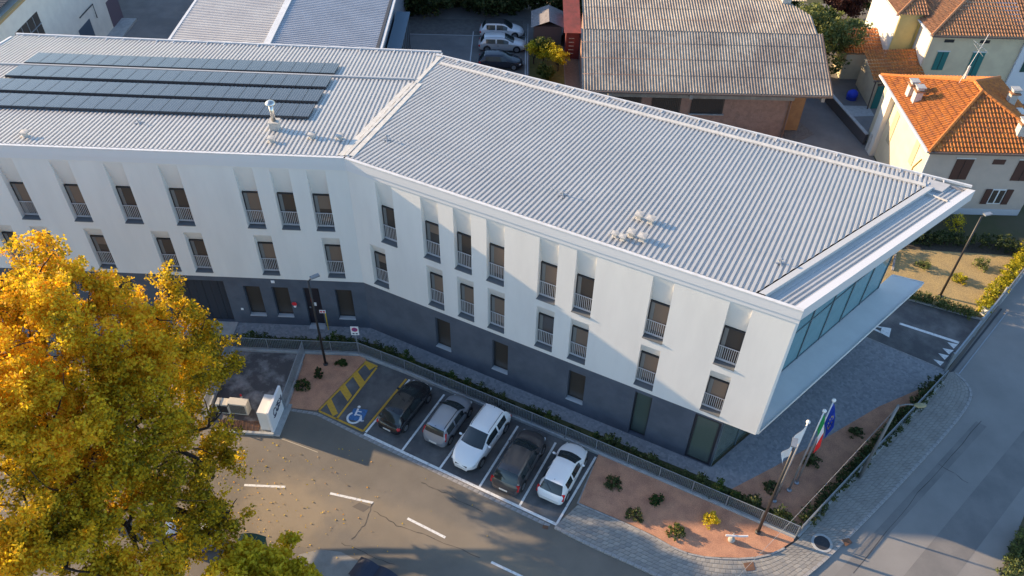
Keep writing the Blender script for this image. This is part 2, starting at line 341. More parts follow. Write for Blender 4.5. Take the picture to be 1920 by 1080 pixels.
# rear gutter rail with brackets
for fr, s0, s1, fn in ((L, -28, 3.5, lambda s: 17.1-.02*s), (R, -4.0, 31.9, lambda s: BE(s)+.02)):
    mb = MB(); mb.bar(fr.r(s0, fn(s0), .1), fr.r(s1, fn(s1), .1), .12, .14)
    s = s0+.6
    while s < s1-.3: mb.bar(fr.r(s, fn(s)-.42, .07), fr.r(s, fn(s), .1), .06, .05); s += 1.25
    mb.build('rear_gutter', CAP, bld)
# stepped-down strip over the end glazing
EDGE = lambda d: 25.27+.3795*d
es2 = (R.p(EDGE(18), 18)-R.p(EDGE(0), 0)); es2 /= np.linalg.norm(es2); ex = np.array([es2[1], -es2[0], 0])
A0 = lambda d, o, h: R.p(EG(d)-.2+o*1.07, d, ZE-M_R*d+h)
mb = MB(); mb.quad(A0(.1, -.05, .09), A0(.1, .26, .09), A0(16.6, .26, .09), A0(16.6, -.05, .09)); mb.quad(A0(.1, .26, .09), A0(.1, .26, -.3), A0(16.6, .26, -.3), A0(16.6, .26, .09)); mb.quad(A0(.1, -.05, 0), A0(.1, -.05, .09), A0(16.6, -.05, .09), A0(16.6, -.05, 0)); mb.build('step_flashing', mat('pale_flashing', (.54, .535, .52), .5), bld)
prof = [(.26, -.16), (.5, -.16), (.53, -.19), (.56, -.16)]
for o_ in (.72, .96, 1.2, 1.44): prof += [(o_, -.16), (o_+.03, -.09), (o_+.12, -.09), (o_+.15, -.16)]
prof += [(1.72, -.16)]
mb = MB()
for (o0, h0), (o1, h1) in zip(prof[:-1], prof[1:]): mb.quad(A0(.1, o0, h0), A0(.1, o1, h1), A0(17.6, o1, h1), A0(17.6, o0, h0))
mb.build('end_roof_strip', ROOF, bld)
MB().prism([R.p(EG(16.64)-.55, 16.64), R.p(EG(16.64)+.6, 16.64), R.p(EG(17.6)+.6, 17.6), R.p(EG(17.6)-.55, 17.6)], 11.15, 11.31).build('corner_plate', ROOF, bld)
mb = MB(); E0 = lambda d, o, h: R.p(EDGE(d)+o*1.07, d, ZE-M_R*d+h)
mb.quad(E0(.11, -.36, -.08), E0(.11, .03, -.06), E0(18.1, .03, -.06), E0(18.1, -.36, -.08)); mb.quad(E0(.11, .03, -.06), E0(.11, .03, -.8), E0(18.1, .03, -.8), E0(18.1, .03, -.06)); mb.quad(E0(.11, -.36, -.08), E0(18.1, -.36, -.08), E0(18.1, -.36, -.2), E0(.11, -.36, -.2))
mb.quad(E0(.11, .03, -.8), E0(.11, -2.0, -.8), E0(18.1, -2.0, -.8), E0(18.1, .03, -.8)); mb.quad(E0(18.1, .03, -.8), E0(18.1, -2.0, -.8), E0(18.1, -2.0, -.2), E0(18.1, .03, -.06)); mb.build('end_fascia', mat('end_fascia_white', (.64, .64, .65), .45), bld)
fl(A0(15.9, .3, -.06), A0(15.6, 1.45, -.06), .1, .06, 'strip_flashing', CREAM)
# ------------------------------------------------------------------ things on the roof
pf, pc = MB(), MB()
pf.box((.5, .93, .0), (.99, 1.88, .04)); pf.box((.5, -.0, -.07), (.98, .03, .12)); pc.box((.5, .93, .022), (.95, 1.84, .006))
SOLF = mat('panel_frame', (.06, .065, .075), .4, .5)
m = bpy.data.materials.new('solar_cells'); m.use_nodes = True; MATS['solar_cells'] = m
nt = m.node_tree; b = nt.nodes['Principled BSDF']; b.inputs['Roughness'].default_value = .16; b.inputs['Specular IOR Level'].default_value = .35
tc = nt.nodes.new('ShaderNodeTexCoord'); br = nt.nodes.new('ShaderNodeTexBrick'); nt.links.new(tc.outputs['Object'], br.inputs['Vector'])
br.offset = 0; br.inputs['Scale'].default_value = 1; br.inputs['Brick Width'].default_value = .158; br.inputs['Row Height'].default_value = .165; br.inputs['Mortar Size'].default_value = .006
br.inputs['Color1'].default_value = (.022, .026, .036, 1); br.inputs['Color2'].default_value = (.03, .034, .046, 1); br.inputs['Mortar'].default_value = (.24, .25, .27, 1); nt.links.new(br.outputs[0], b.inputs['Base Color'])
fme, cme = pf.mesh('solar_panel', SOLF), pc.mesh('cell_sheet', m)
leg = MB(); leg.box((.5, .12, -.09), (.05, .05, .16)); leg.box((.5, 1.55, -.09), (.05, .05, .16)); lme = leg.mesh('mounting_foot', SOLF)
tilt = math.atan(M_R)
rows = [(11.9, 21, 'back'), (9.5, 21, 'second'), (7.12, 23, 'third'), (4.78, 23, 'front')]
for d0, n, rw in rows:
    for k in range(n):
        s = -3.14-1.0-k*1.005; p = L.r(s, d0-.08, .23)
        o = link('solar_panel', fme, tuple(p)); o.rotation_euler = (-tilt, 0, L.a); ORG[o.name] = p
        link('cell_sheet', cme, (0, 0, 0), o); link('mounting_foot', lme, (0, 0, 0), o)
        tag(o, f'dark framed solar panel, {ORD[k] if k < len(ORD) else "twenty-third"} from the right in the {rw} row on the metal roof', 'solar panel', 'solar panels on the left roof')
VENT = mat('vent_plastic', (.50, .485, .45), .6, c2=(.42, .40, .36), sc=8); INOX = mat('stainless_steel', (.62, .60, .56), .25, .9)
def vent(fr, s, d, sz, label):
    p = fr.r(s, d, 0); t = thing('roof_vent', tuple(p), label, 'vent', 'cowled roof vents', fr.a)
    MB().box((0, 0, sz*.55), (sz*.75, sz*.75, sz*1.2)).build('body', VENT, t, local=True)
    c = MB(); c.box((0, 0, sz*1.3), (sz*1.5, sz*1.5, sz*.16)); q = sz*.75
    c.add([(-q, -q, sz*1.39), (q, -q, sz*1.39), (q, q, sz*1.39), (-q, q, sz*1.39), (0, 0, sz*1.47)], [(0, 1, 4), (1, 2, 4), (2, 3, 4), (3, 0, 4)]); c.build('cowl', VENT, t, local=True)
    MB().box((0, 0, .04), (sz*1.1, sz*1.1, .12)).build('base_flange', CREAM, t, local=True)
for fr, s, d, sz, lb in ((R, 16.2, 3.2, .29, 'boxy cream roof vent, left of the upper pair on the right roof'), (R, 16.85, 3.15, .29, 'boxy cream roof vent, right of the upper pair on the right roof'),
    (R, 15.75, .85, .22, 'small cream roof vent, leftmost of the lower four near the eave'), (R, 16.2, .8, .22, 'small cream roof vent nearest the eave, second of the lower four'), (R, 16.45, 1.35, .29, 'cream roof vent behind the small ones, third of the lower four'), (R, 17.05, 1.3, .29, 'cream roof vent, rightmost of the lower four casting a long shadow'),
    (L, -4.5, 1.5, .26, 'cream roof vent in front of the steel flue pipe'), (L, -2.35, 2.2, .26, 'cream roof vent midway between the flue and the roof valley'), (L, -.72, 2.2, .26, 'cream roof vent beside the roof valley'), (L, -18.4, 1.0, .28, 'lone cream roof vent at the left end of the front eave')): vent(fr, s, d, sz, lb)
p = L.r(-4.75, 3.2, 0); t = thing('flue_pipe', tuple(p), 'shiny steel flue pipe with round cap on a cream plinth', 'flue')
MB().box((0, 0, .28), (.5, .5, .6), L.a).build('plinth', VENT, t, local=True); MB().box((0, 0, .6), (.62, .62, .06), L.a).build('plinth_cap', VENT, t, local=True)
MB().lathe((0, 0, .62), [(.13, 0), (.13, 1.1)], 14).build('pipe', INOX, t, True, local=True); MB().lathe((0, 0, 1.74), [(.3, 0), (.3, .05), (.2, .16), (.03, .22)], 16).build('cap', INOX, t, True, local=True)
def anchor(fr, s, d, lb):
    t = thing('roof_anchor', tuple(fr.r(s, d, .05)), lb, 'anchor', 'lifeline anchors', fr.a+.5)
    m_ = MB(); m_.box((0, 0, .03), (.5, .08, .05)); m_.box((0, 0, .031), (.08, .5, .05)); m_.build('cross_plate', STEEL, t, local=True); MB().tube([(0, 0, 0), (0, 0, .3)], .025).build('stem', STEEL, t, local=True); MB().lathe((0, 0, .28), [(.03, 0), (.09, .02), (.09, .05), (.03, .07)], 10).build('eyelet', STEEL, t, local=True)
anchor(R, 11.9, 3.1, 'steel lifeline anchor in the middle of the right roof'); anchor(R, 23.6, 3.2, 'steel lifeline anchor near the right end of the roof'); anchor(L, -12.9, 3.3, 'steel lifeline anchor in front of the solar panels'); anchor(R, .75, 3.0, 'steel lifeline anchor just right of the roof valley')
pts = [R.r(.75+11.15*k/20, 3.0+.1*k/20, .33-.05*math.sin(math.pi*k/20)) for k in range(21)]
o = MB().tube(pts, .012, 5).build('lifeline_cable', STEEL); tag(o, 'thin steel safety cable strung between two anchors on the right roof', 'cable')
# ------------------------------------------------------------------ ground and paving
def sheet(name, pts, z, m, kind='structure', parent=None):
    mb = MB(); mb.poly([(p[0], p[1], z) for p in pts]); o = mb.build(name, m, parent)
    if parent is None: o['kind'] = kind
    return o
def px(*ps): return [G(*p) for p in ps]
ASPH = mat('road_asphalt', (.155, .137, .113), .85, c2=(.20, .175, .144), sc=.35, bump=.3, bsc=60, fine=.22, mid=(.35, .68))
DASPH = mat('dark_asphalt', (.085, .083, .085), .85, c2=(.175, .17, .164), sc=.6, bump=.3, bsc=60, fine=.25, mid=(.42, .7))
YARD = mat('yard_asphalt', (.15, .142, .14), .85, c2=(.21, .198, .19), sc=.3, bump=.2, bsc=30, fine=.2)
EARTH = mat('earth', (.10, .085, .05), .95, c2=(.07, .075, .03), sc=.25, bump=.4, bsc=5)
PORPH = mat('porphyry_gravel', (.54, .275, .165), .95, c2=(.41, .205, .13), sc=1.2, bump=.9, bsc=26, fine=.35)
STRAW = mat('straw_mulch', (.42, .30, .13), .95, c2=(.34, .25, .12), sc=1.0, bump=.9, bsc=12, fine=.3)
CONC = mat('stained_concrete', (.075, .07, .072), .8, c2=(.30, .29, .285), sc=.8, bump=.2, bsc=20, fine=.15, mid=(.46, .68), detail=8)
KERB = mat('granite_kerb', (.34, .33, .32), .8, c2=(.26, .25, .245), sc=5, bump=.3, bsc=30, fine=.2)
PAVE = mat('grey_paver', (.30, .285, .26), .85, c2=(.25, .235, .215), sc=1.3, bump=.2, bsc=40, fine=.12)
COPE = mat('concrete_coping', (.40, .41, .41), .8, c2=(.32, .33, .33), sc=3, bump=.2, bsc=20)
WLINE = mat('white_road_paint', (.74, .74, .72), .6, c2=(.38, .37, .36), sc=5, mid=(.52, .72), detail=9); YLINE = mat('yellow_road_paint', (.60, .34, .03), .6, c2=(.42, .25, .04), sc=7, mid=(.45, .7)); BLUEP = mat('blue_road_paint', (.05, .17, .40), .6, c2=(.04, .10, .22), sc=6)
m = MATS['apron_cobbles'] = bpy.data.materials.new('apron_cobbles'); m.use_nodes = True; nt = m.node_tree; b = nt.nodes['Principled BSDF']; b.inputs['Roughness'].default_value = .7
tc = nt.nodes.new('ShaderNodeTexCoord'); vo = nt.nodes.new('ShaderNodeTexVoronoi'); vo.inputs['Scale'].default_value = 6.5; nt.links.new(tc.outputs['Object'], vo.inputs['Vector'])
cr = nt.nodes.new('ShaderNodeValToRGB'); cr.color_ramp.elements[0].color = (.18, .19, .21, 1); cr.color_ramp.elements[1].color = (.31, .315, .325, 1)
nt.links.new(vo.outputs['Color'], cr.inputs[0]); nt.links.new(cr.outputs[0], b.inputs['Base Color'])
v2 = nt.nodes.new('ShaderNodeTexVoronoi'); v2.feature = 'DISTANCE_TO_EDGE'; v2.inputs['Scale'].default_value = 6.5; nt.links.new(tc.outputs['Object'], v2.inputs['Vector'])
bp = nt.nodes.new('ShaderNodeBump'); bp.inputs['Strength'].default_value = .5; bp.inputs['Distance'].default_value = .05; nt.links.new(v2.outputs[0], bp.inputs['Height']); nt.links.new(bp.outputs[0], b.inputs['Normal'])
COBB = m
# sandy stain with its own shape on the road
nt = ASPH.node_tree; N, Lk = nt.nodes, nt.links; b = N['Principled BSDF']; old = b.inputs['Base Color'].links[0].from_socket
geo = N.new('ShaderNodeNewGeometry'); nz = N.new('ShaderNodeTexNoise'); nz.inputs['Scale'].default_value = .9; nz.inputs['Detail'].default_value = 8; Lk.new(geo.outputs['Position'], nz.inputs['Vector'])
prev = old
for (cx, cy), rx, ry, amt in ((G(535, 955)[:2], 3.1, 2.3, .85), (G(690, 975)[:2], 4.5, 1.2, .35), (G(870, 1020)[:2], 9., 1.0, .35)):
    sb = N.new('ShaderNodeVectorMath'); sb.operation = 'SUBTRACT'; Lk.new(geo.outputs['Position'], sb.inputs[0]); sb.inputs[1].default_value = (cx, cy, 0)
    rt = N.new('ShaderNodeVectorRotate'); rt.inputs['Angle'].default_value = .42; rt.rotation_type = 'Z_AXIS'; Lk.new(sb.outputs[0], rt.inputs[0])
    dv = N.new('ShaderNodeVectorMath'); dv.operation = 'DIVIDE'; Lk.new(rt.outputs[0], dv.inputs[0]); dv.inputs[1].default_value = (rx, ry, 100)
    ln = N.new('ShaderNodeVectorMath'); ln.operation = 'LENGTH'; Lk.new(dv.outputs[0], ln.inputs[0])
    ad = N.new('ShaderNodeMath'); ad.operation = 'ADD'; Lk.new(ln.outputs['Value'], ad.inputs[0]); Lk.new(nz.outputs[0], ad.inputs[1])
    mr = N.new('ShaderNodeMapRange'); mr.inputs[1].default_value = 1.0; mr.inputs[2].default_value = 1.65; mr.inputs[3].default_value = amt; mr.inputs[4].default_value = 0; Lk.new(ad.outputs[0], mr.inputs[0])
    mx = N.new('ShaderNodeMix'); mx.data_type = 'RGBA'; Lk.new(mr.outputs[0], mx.inputs[0]); Lk.new(prev, mx.inputs[6]); mx.inputs[7].default_value = (.30, .24, .165, 1); prev = mx.outputs[2]
Lk.new(prev, b.inputs['Base Color'])
sheet('ground', [(-300, -60), (300, -60), (300, 500), (-300, 500)], -.02, EARTH)
road = sheet('road', [(-90, -20), (80, -20), (80, 48.2), (40, 48.2), G(1905, 510)[:2], G(1845, 600)[:2], G(1775, 697)[:2], (15.6, 23.2), (4, 29.3), (-9.5, 35.6), (-20, 36), (-40, 37.9), (-90, 38)], 0, ASPH)
sheet('side_road', [G(1440, 1125)[:2], G(1513, 1080)[:2], G(1547, 1052)[:2], G(1647, 952)[:2], G(1747, 845)[:2], G(1806, 778)[:2], G(1824, 745)[:2], G(1810, 716)[:2], G(1785, 694)[:2], G(1875, 570)[:2], G(1925, 500)[:2], (60, 48), (60, 5), (14, 10)], .003, mat('grey_asphalt', (.215, .206, .196), .85, c2=(.27, .258, .243), sc=.3, bump=.3, bsc=60, fine=.18, mid=(.35, .68)))
sheet('yard', [(-70, 55), (-4.4, 54), (10, 52), (22, 46), (30.9, 44.5), (30.9, 62.4), (60, 62.4), (60, 90), (-70, 90)], -.008, YARD)
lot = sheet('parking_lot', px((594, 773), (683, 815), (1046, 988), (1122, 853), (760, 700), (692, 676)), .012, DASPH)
def line(p0, p1, w, m, name, z=.02, parent=lot):
    a, b = np.array(p0[:2]), np.array(p1[:2]); d = (b-a)/np.linalg.norm(b-a); n = np.array([-d[1], d[0]])*w/2
    mb = MB(); mb.poly([(*q, z) for q in (a-n, b-n, b+n, a+n)]); return mb.build(name, m, parent)
for a, b in (((686, 811), (768, 712)), ((754, 845), (833, 740)), ((825, 878), (898, 776)), ((899, 913), (971, 799)), ((974, 949), (1042, 830)), ((1044, 982), (1117, 857))): line(G(*a), G(*b), .13, WLINE, 'bay_line')
line(G(683, 814), G(1047, 985.5), .17, WLINE, 'bay_line', .024)
yl = [((598, 770), (687, 679)), ((598, 771), (681, 809)), ((631, 786.5), (706, 690)), ((681, 809), (762, 711)), ((687, 679), (708, 688))]
for a, b in yl: line(G(*a), G(*b), .13, YLINE, 'yellow_line', .028)
for q in (((681, 679.5), (693, 695), (705, 687), (687, 677)), ((659, 702), (675, 727), (684, 716), (668, 694)), ((635, 728), (652, 753), (660, 742), (645, 718)), ((611, 755), (624, 781), (634, 776), (620, 746))): sheet('hatch_stripe', px(*q), .032, YLINE, parent=lot)
bs = sheet('disabled_bay_panel', px((651, 786), (664, 766), (690, 769), (680, 792)), .032, BLUEP, parent=lot)
# wheelchair symbol
u_ = np.array([.985, -.17]); v_ = np.array([.17, .985]); c0 = G(668, 779)[:2]
def sym(pts, z=.037):
    mb = MB(); mb.poly([(*(c0+u_*a*.42+v_*b_*.42), z) for a, b_ in pts]); return mb
mb = MB(); n = 18
for k in range(n):
    if 2 <= k <= 6: continue
    a0, a1 = 2*math.pi*k/n-.3, 2*math.pi*(k+1)/n-.3
    mb.poly([(*(c0+u_*(.75*math.cos(t)*r-.1)*.62+v_*(.75*math.sin(t)*r-.35)*.62), .037) for t, r in ((a0, 1), (a1, 1), (a1, .72), (a0, .72))])
for q in (((-.25, -.1), (-.02, -.1), (.05, 1.0), (-.18, 1.0)), ((.0, .0), (.62, -.05), (.62, .13), (.0, .18)), ((.5, -.05), (.8, -.8), (.98, -.75), (.68, .1)), ((.85, -.82), (1.2, -.72), (1.15, -.58), (.85, -.66)), ((0, .52), (.5, .5), (.5, .64), (0, .68))): mb.v += []; mb.add([(*(c0+u_*a*.5+v_*b_*.5), .0385) for a, b_ in q], [(0, 1, 2, 3)])
mb.add([(*(c0+u_*(-.06+.19*math.cos(t))*.5+v_*(1.28+.19*math.sin(t))*.5), .037) for t in [k*math.pi/6 for k in range(12)]], [tuple(range(12))]); mb.build('wheelchair_symbol', WLINE, lot)
for a, b in (((458, 909.5), (535, 913)), ((619, 925), (700, 943)), ((764, 972), (835, 1008)), ((921, 1054), (980, 1082))): line(G(*a), G(*b), .14, WLINE, 'centre_line', .006, road)
line(G(526, 822), G(596, 848), .045, mat('faded_paint', (.42, .38, .3), .7), 'old_line', .006, road)
for q in (((1690, 1085), (1925, 800), (1925, 905), (1790, 1085)), ((1560, 1085), (1830, 790), (1850, 800), (1590, 1085))): sheet('asphalt_patch', px(*q), .0065, mat('patched_asphalt', (.165, .16, .155), .85, c2=(.21, .20, .19), sc=.5, fine=.2, bsc=50, stretch=(1, 1, 1)), parent=road)
def crack(pts, w=.02):
    q = [G(*p) for p in pts]; P_ = [q[0]]
    for a, b in zip(q[:-1], q[1:]): P_ += [a+(b-a)*k/6+np.array([rnd.uniform(-.06, .06), rnd.uniform(-.06, .06), 0]) for k in range(1, 7)]
    mb = MB()
    for a, b in zip(P_[:-1], P_[1:]): d = (b-a)/np.linalg.norm(b-a); n = np.array([-d[1], d[0], 0])*w*rnd.uniform(.4, 1); mb.quad(a-n+(0, 0, 0.0085), b-n+(0, 0, 0.0085), b+n+(0, 0, 0.0085), a+n+(0, 0, 0.0085))
    mb.build('tar_seam', mat('tar', (.05, .045, .042), .6), road)
for c_ in (((700, 942), (683, 985), (660, 1010)), ((700, 958), (745, 985), (800, 1005), (900, 1045)), ((640, 1018), (690, 1040), (740, 1060)), ((1600, 1075), (1720, 925), (1840, 790)), ((1760, 870), (1815, 905)), ((790, 905), (835, 925), (905, 960))): crack(c_)
# beds, court, driveway, garden, apron
gp = lambda name, pts, z, m: sheet(name, pts, z, m)
gp('gravel_bed', px((573, 665), (682, 669), (687, 676), (594, 771), (537, 765)), .05, PORPH)
gp('gravel_bed', px((1122, 854), (1085, 944), (1180, 984), (1230, 1008), (1270, 1032), (1320, 1045), (1400, 1048), (1450, 1039), (1487, 1016), (1488, 1011)), .10, PORPH)
gp('entrance_bed', px((1372, 917), (1451, 876), (1537, 828), (1647, 763), (1726, 729), (1757, 722), (1500, 993)), .03, PORPH)
ap = [L.p(-28, .1), L.p(-8.9, .1), L.p(0, .1), R.p(23.6, .1), R.p(30, 16), G(1622, 631.5), G(1774, 694.5), G(1757, 722), G(1372, 917), G(1100, 806), G(700, 645), G(640, 637), G(450, 632), (-40, 36.8)]
gp('apron', ap, .02, COBB)
gp('driveway', px((1622, 631), (1774, 694), (1846, 603), (1700, 562), (1600, 530), (1560, 560)), .015, DASPH)
gp('garden', px((1668, 470), (1760, 462), (1905, 482), (1860, 560), (1815, 594), (1700, 560), (1640, 530)), .04, STRAW)
gp('lower_yard', px((438, 660), (571, 665), (519, 812), (385, 803), (405, 735)), .03, CONC)
gp('back_strip', [(-13, 80.5), (0.5, 80.0), (.5, 84), (-13, 84)], .0, mat('fine_gravel', (.16, .15, .14), .95, c2=(.12, .11, .105), sc=2, bump=.6, bsc=20))
gp('back_bay', [(-4.7, 72), (.9, 72), (.9, 81.2), (-4.7, 81.2)], .004, mat('bay_concrete', (.15, .145, .14), .85, c2=(.11, .105, .1), sc=.6))
bb = bpy.data.objects['back_bay']
for a, b in (((-4.7, 72), (-4.7, 81.2)), ((-12.5, 80.3), (.9, 80.3)), ((.8, 72), (.8, 81.2))): line(a, b, .1, mat('faded_line', (.5, .5, .5), .7), 'bay_line', .012, bb)
drv = bpy.data.objects['driveway']
def dmark(pts, name): sheet(name, px(*pts), .021, WLINE, parent=drv)
dmark(((1687, 605), (1686, 608.5), (1797, 645), (1799, 641)), 'lane_line')
for q in (((1776, 642), (1796, 646), (1788, 654)), ((1767, 653), (1788, 657), (1779, 665)), ((1759, 662.5), (1779, 667), (1771, 675)), ((1750, 674), (1770, 679), (1763, 686))): dmark(q, 'give_way_triangle')
dmark(((1654, 613), (1671, 616), (1667, 633), (1650, 624)), 'arrow'); dmark(((1640, 616), (1652, 622), (1651, 625), (1636, 618)), 'arrow'); dmark(((1640, 611), (1653, 613), (1653, 615.5), (1641, 613)), 'arrow')
# kerbs
def polyres(pts, step):
    pts = [np.array(p[:2], float) for p in pts]; out = [pts[0]]; acc = 0
    for a, b in zip(pts[:-1], pts[1:]):
        l = np.linalg.norm(b-a); t = step-acc
        while t <= l: out.append(a+(b-a)*t/l); t += step
        acc = l-(t-step)
    return out
def smooth(pts, it=2):
    pts = [np.array(p[:2], float) for p in pts]
    for _ in range(it): pts = [pts[0]]+[q for a, b in zip(pts[:-1], pts[1:]) for q in (a*.75+b*.25, a*.25+b*.75)]+[pts[-1]]
    return pts
def kerbline(name, pts, step, w, h, z0=-.02):
    P_ = polyres(pts, step); root = None
    for k, (a, b) in enumerate(zip(P_[:-1], P_[1:])):
        d = (b-a); l = np.linalg.norm(d); d /= l; n = np.array([-d[1], d[0]])*w/2; a2, b2 = a+d*.012, b-d*.012; hh = h+rnd.uniform(-.006, .006)
        mb = MB().prism([a2-n, b2-n, b2+n, a2+n], z0, hh)
        if root is None: root = mb.build(name, KERB); root['kind'] = 'structure'
        else: mb.build('kerb_stone', KERB, root)
    return root
kerbline('kerb', px((537, 767), (594, 776), (683, 820), (1040, 991)), .34, .2, .018)
outer = smooth(px((1040, 989), (1093, 1017), (1160, 1047), (1215, 1072), (1300, 1112), (1400, 1133), (1470, 1112), (1513, 1078), (1547, 1050), (1580, 1017), (1647, 950), (1747, 843), (1803, 778), (1822, 745), (1815, 722), (1788, 698)))
inner = smooth(px((1083, 948), (1140, 972), (1180, 988), (1230, 1012), (1270, 1036), (1320, 1050), (1400, 1053), (1450, 1044), (1494, 1016), (1503, 1004), (1560, 942), (1640, 856), (1700, 790), (1750, 737), (1772, 712), (1778, 700)))
kerbline('kerb', outer, .42, .17, .115)
kerbline('bed_edging', smooth(px((1085, 947), (1180, 987), (1230, 1011), (1270, 1035), (1320, 1048.5), (1400, 1051), (1450, 1042), (1489, 1018)), 2), .9, .1, .14)
for pts in (((538, 766), (572, 666)), ((1083, 946), (1122, 855))): kerbline('bed_edging', px(*pts), .9, .12, .09)
kerbline('bed_edging', px((1700, 561), (1846, 602)), 1.0, .14, .12); kerbline('bed_edging', px((1679, 472), (1672, 512)), .8, .15, .15)
kerbline('bed_edging', px((1622, 632), (1773, 695)), .8, .1, .028)
# pavement: every paver its own piece near the camera
I_ = [np.array(p) for p in inner]; O_ = [np.array(p) for p in outer]
def resamp(P_, n):
    P_ = np.array(P_); l = np.r_[0, np.cumsum(np.linalg.norm(np.diff(P_, axis=0), axis=1))]; t = np.linspace(0, l[-1], n); return np.c_[np.interp(t, l, P_[:, 0]), np.interp(t, l, P_[:, 1])]
# pair the borders by matching stretches (before, round and after the corner)
def seg(P_, q0, q1):
    P_ = np.array(P_); a = np.argmin(((P_-q0)**2).sum(1)); b_ = np.argmin(((P_-q1)**2).sum(1)); return P_[a:b_+1]
ki = [inner[0], G(1270, 1036)[:2], G(1494, 1016)[:2], inner[-1]]; ko = [outer[0], G(1215, 1072)[:2], G(1580, 1017)[:2], outer[-1]]
cells = []; rowsN = 8
for j in range(3):
    a, b = seg(inner, ki[j], ki[j+1]), seg(outer, ko[j], ko[j+1]); ln = (np.linalg.norm(np.diff(a, axis=0), axis=1).sum()+np.linalg.norm(np.diff(b, axis=0), axis=1).sum())/2; n = max(3, int(ln/.31))
    a, b = resamp(a, 2*n+1), resamp(b, 2*n+1); b = b+(a-b)/np.linalg.norm(a-b, axis=1, keepdims=True)*.1
    for r_ in range(rowsN):
        for k in range(0, 2*n, 2):
            k0, k1 = (k, k+2) if r_ % 2 == 0 else (max(k-1, 0), k+1)
            if r_ % 2 and k == 2*n-2: cells.append([(a[q]*(1-t)+b[q]*t) for q, t in ((k+1, r_/rowsN), (2*n, r_/rowsN), (2*n, (r_+1)/rowsN), (k+1, (r_+1)/rowsN))])
            cells.append([(a[q]*(1-t)+b[q]*t) for q, t in ((k0, r_/rowsN), (k1, r_/rowsN), (k1, (r_+1)/rowsN), (k0, (r_+1)/rowsN))])
pav = sheet('pavement', list(I_)+list(O_)[::-1], .085, mat('joint_sand', (.20, .185, .165), .95))
def paver(mb, q):
    c = sum(q)/4; hh = .103+rnd.uniform(-.004, .004); q = [c+(p-c)*(1-.012/max(.12, np.linalg.norm(p-c))) for p in q]
    i2 = [c+(p-c)*.94 for p in q]; vs = [(*p, .07) for p in q]+[(*p, hh-.008) for p in q]+[(*p, hh) for p in i2]
    mb.add(vs, [(0, 1, 5, 4), (1, 2, 6, 5), (2, 3, 7, 6), (3, 0, 4, 7), (4, 5, 9, 8), (5, 6, 10, 9), (6, 7, 11, 10), (7, 4, 8, 11), (8, 9, 10, 11)])
def infr(c):
    d = np.array([*c, -CAM_H]); w_ = d@FWD; x, y = 960+(d@c_right)/w_*F_PX, 540+(d@c_down)/w_*F_PX; return -20 < x < 1940 and -20 < y < 1095
cells = [q for q in cells if abs(np.cross(q[1]-q[0], q[3]-q[0])) > .003]
cells.sort(key=lambda q: (not infr(sum(q)/4), np.linalg.norm(sum(q)/4)))
PAV2 = [PAVE, mat('grey_paver_b', (.26, .25, .235), .85, c2=(.22, .21, .20), sc=1.3, fine=.12), mat('grey_paver_c', (.34, .32, .29), .85, c2=(.28, .265, .24), sc=1.3, fine=.12)]
rest = MB()
for k, q in enumerate(cells):
    if k < 300: mb = MB(); paver(mb, q); mb.build('paver', PAV2[rnd.choice([0, 0, 1, 2])], pav)
    else: paver(rest, q)
rest.build('far_pavers', PAVE, pav)['kind'] = 'stuff'
# manholes, drain covers
def disc(c, r, z, n=24): return MB().add([(c[0]+r*math.cos(2*math.pi*k/n), c[1]+r*math.sin(2*math.pi*k/n), z_) for z_ in (z-.03, z) for k in range(n)], [tuple(range(n, 2*n))]+[(k, (k+1) % n, n+(k+1) % n, n+k) for k in range(n)])
IRON = mat('cast_iron', (.035, .04, .05), .6, .4, c2=(.05, .05, .055), sc=12); RUST = mat('rusty_iron', (.19, .09, .045), .8, c2=(.12, .07, .05), sc=6)
c = G(1540, 1020); t = thing('manhole_cover', tuple(c), 'round dark iron manhole cover set in the corner pavement', 'manhole')
disc((0, 0), .56, .118).build('rim', COPE, t, local=True); disc((0, 0), .42, .126).build('lid', IRON, t, local=True)
def cover(name, q, z, m, lb):
    o = MB().prism(px(*q), z-.04, z).build(name, m); tag(o, lb, 'drain cover')
cover('drain_cover', ((1393, 1058), (1411, 1055), (1416, 1071), (1399, 1073)), .125, RUST, 'rusty square drain cover in the pavement below the corner bed')
cover('drain_cover', ((1577, 1014), (1590, 1011), (1597, 1020), (1585, 1026)), .13, RUST, 'rusty square drain cover on the kerb beside the manhole')
cover('drain_cover', ((1018, 984), (1029, 987), (1027, 993), (1017, 990)), .026, RUST, 'small rusty drain grate at the corner of the last parking bay')
cover('inspection_hatch', ((660, 950), (674, 942), (694, 950), (681, 960)), .007, mat('hatch_asphalt', (.14, .12, .10), .85), 'square inspection hatch sunk in the road by the dashed line')
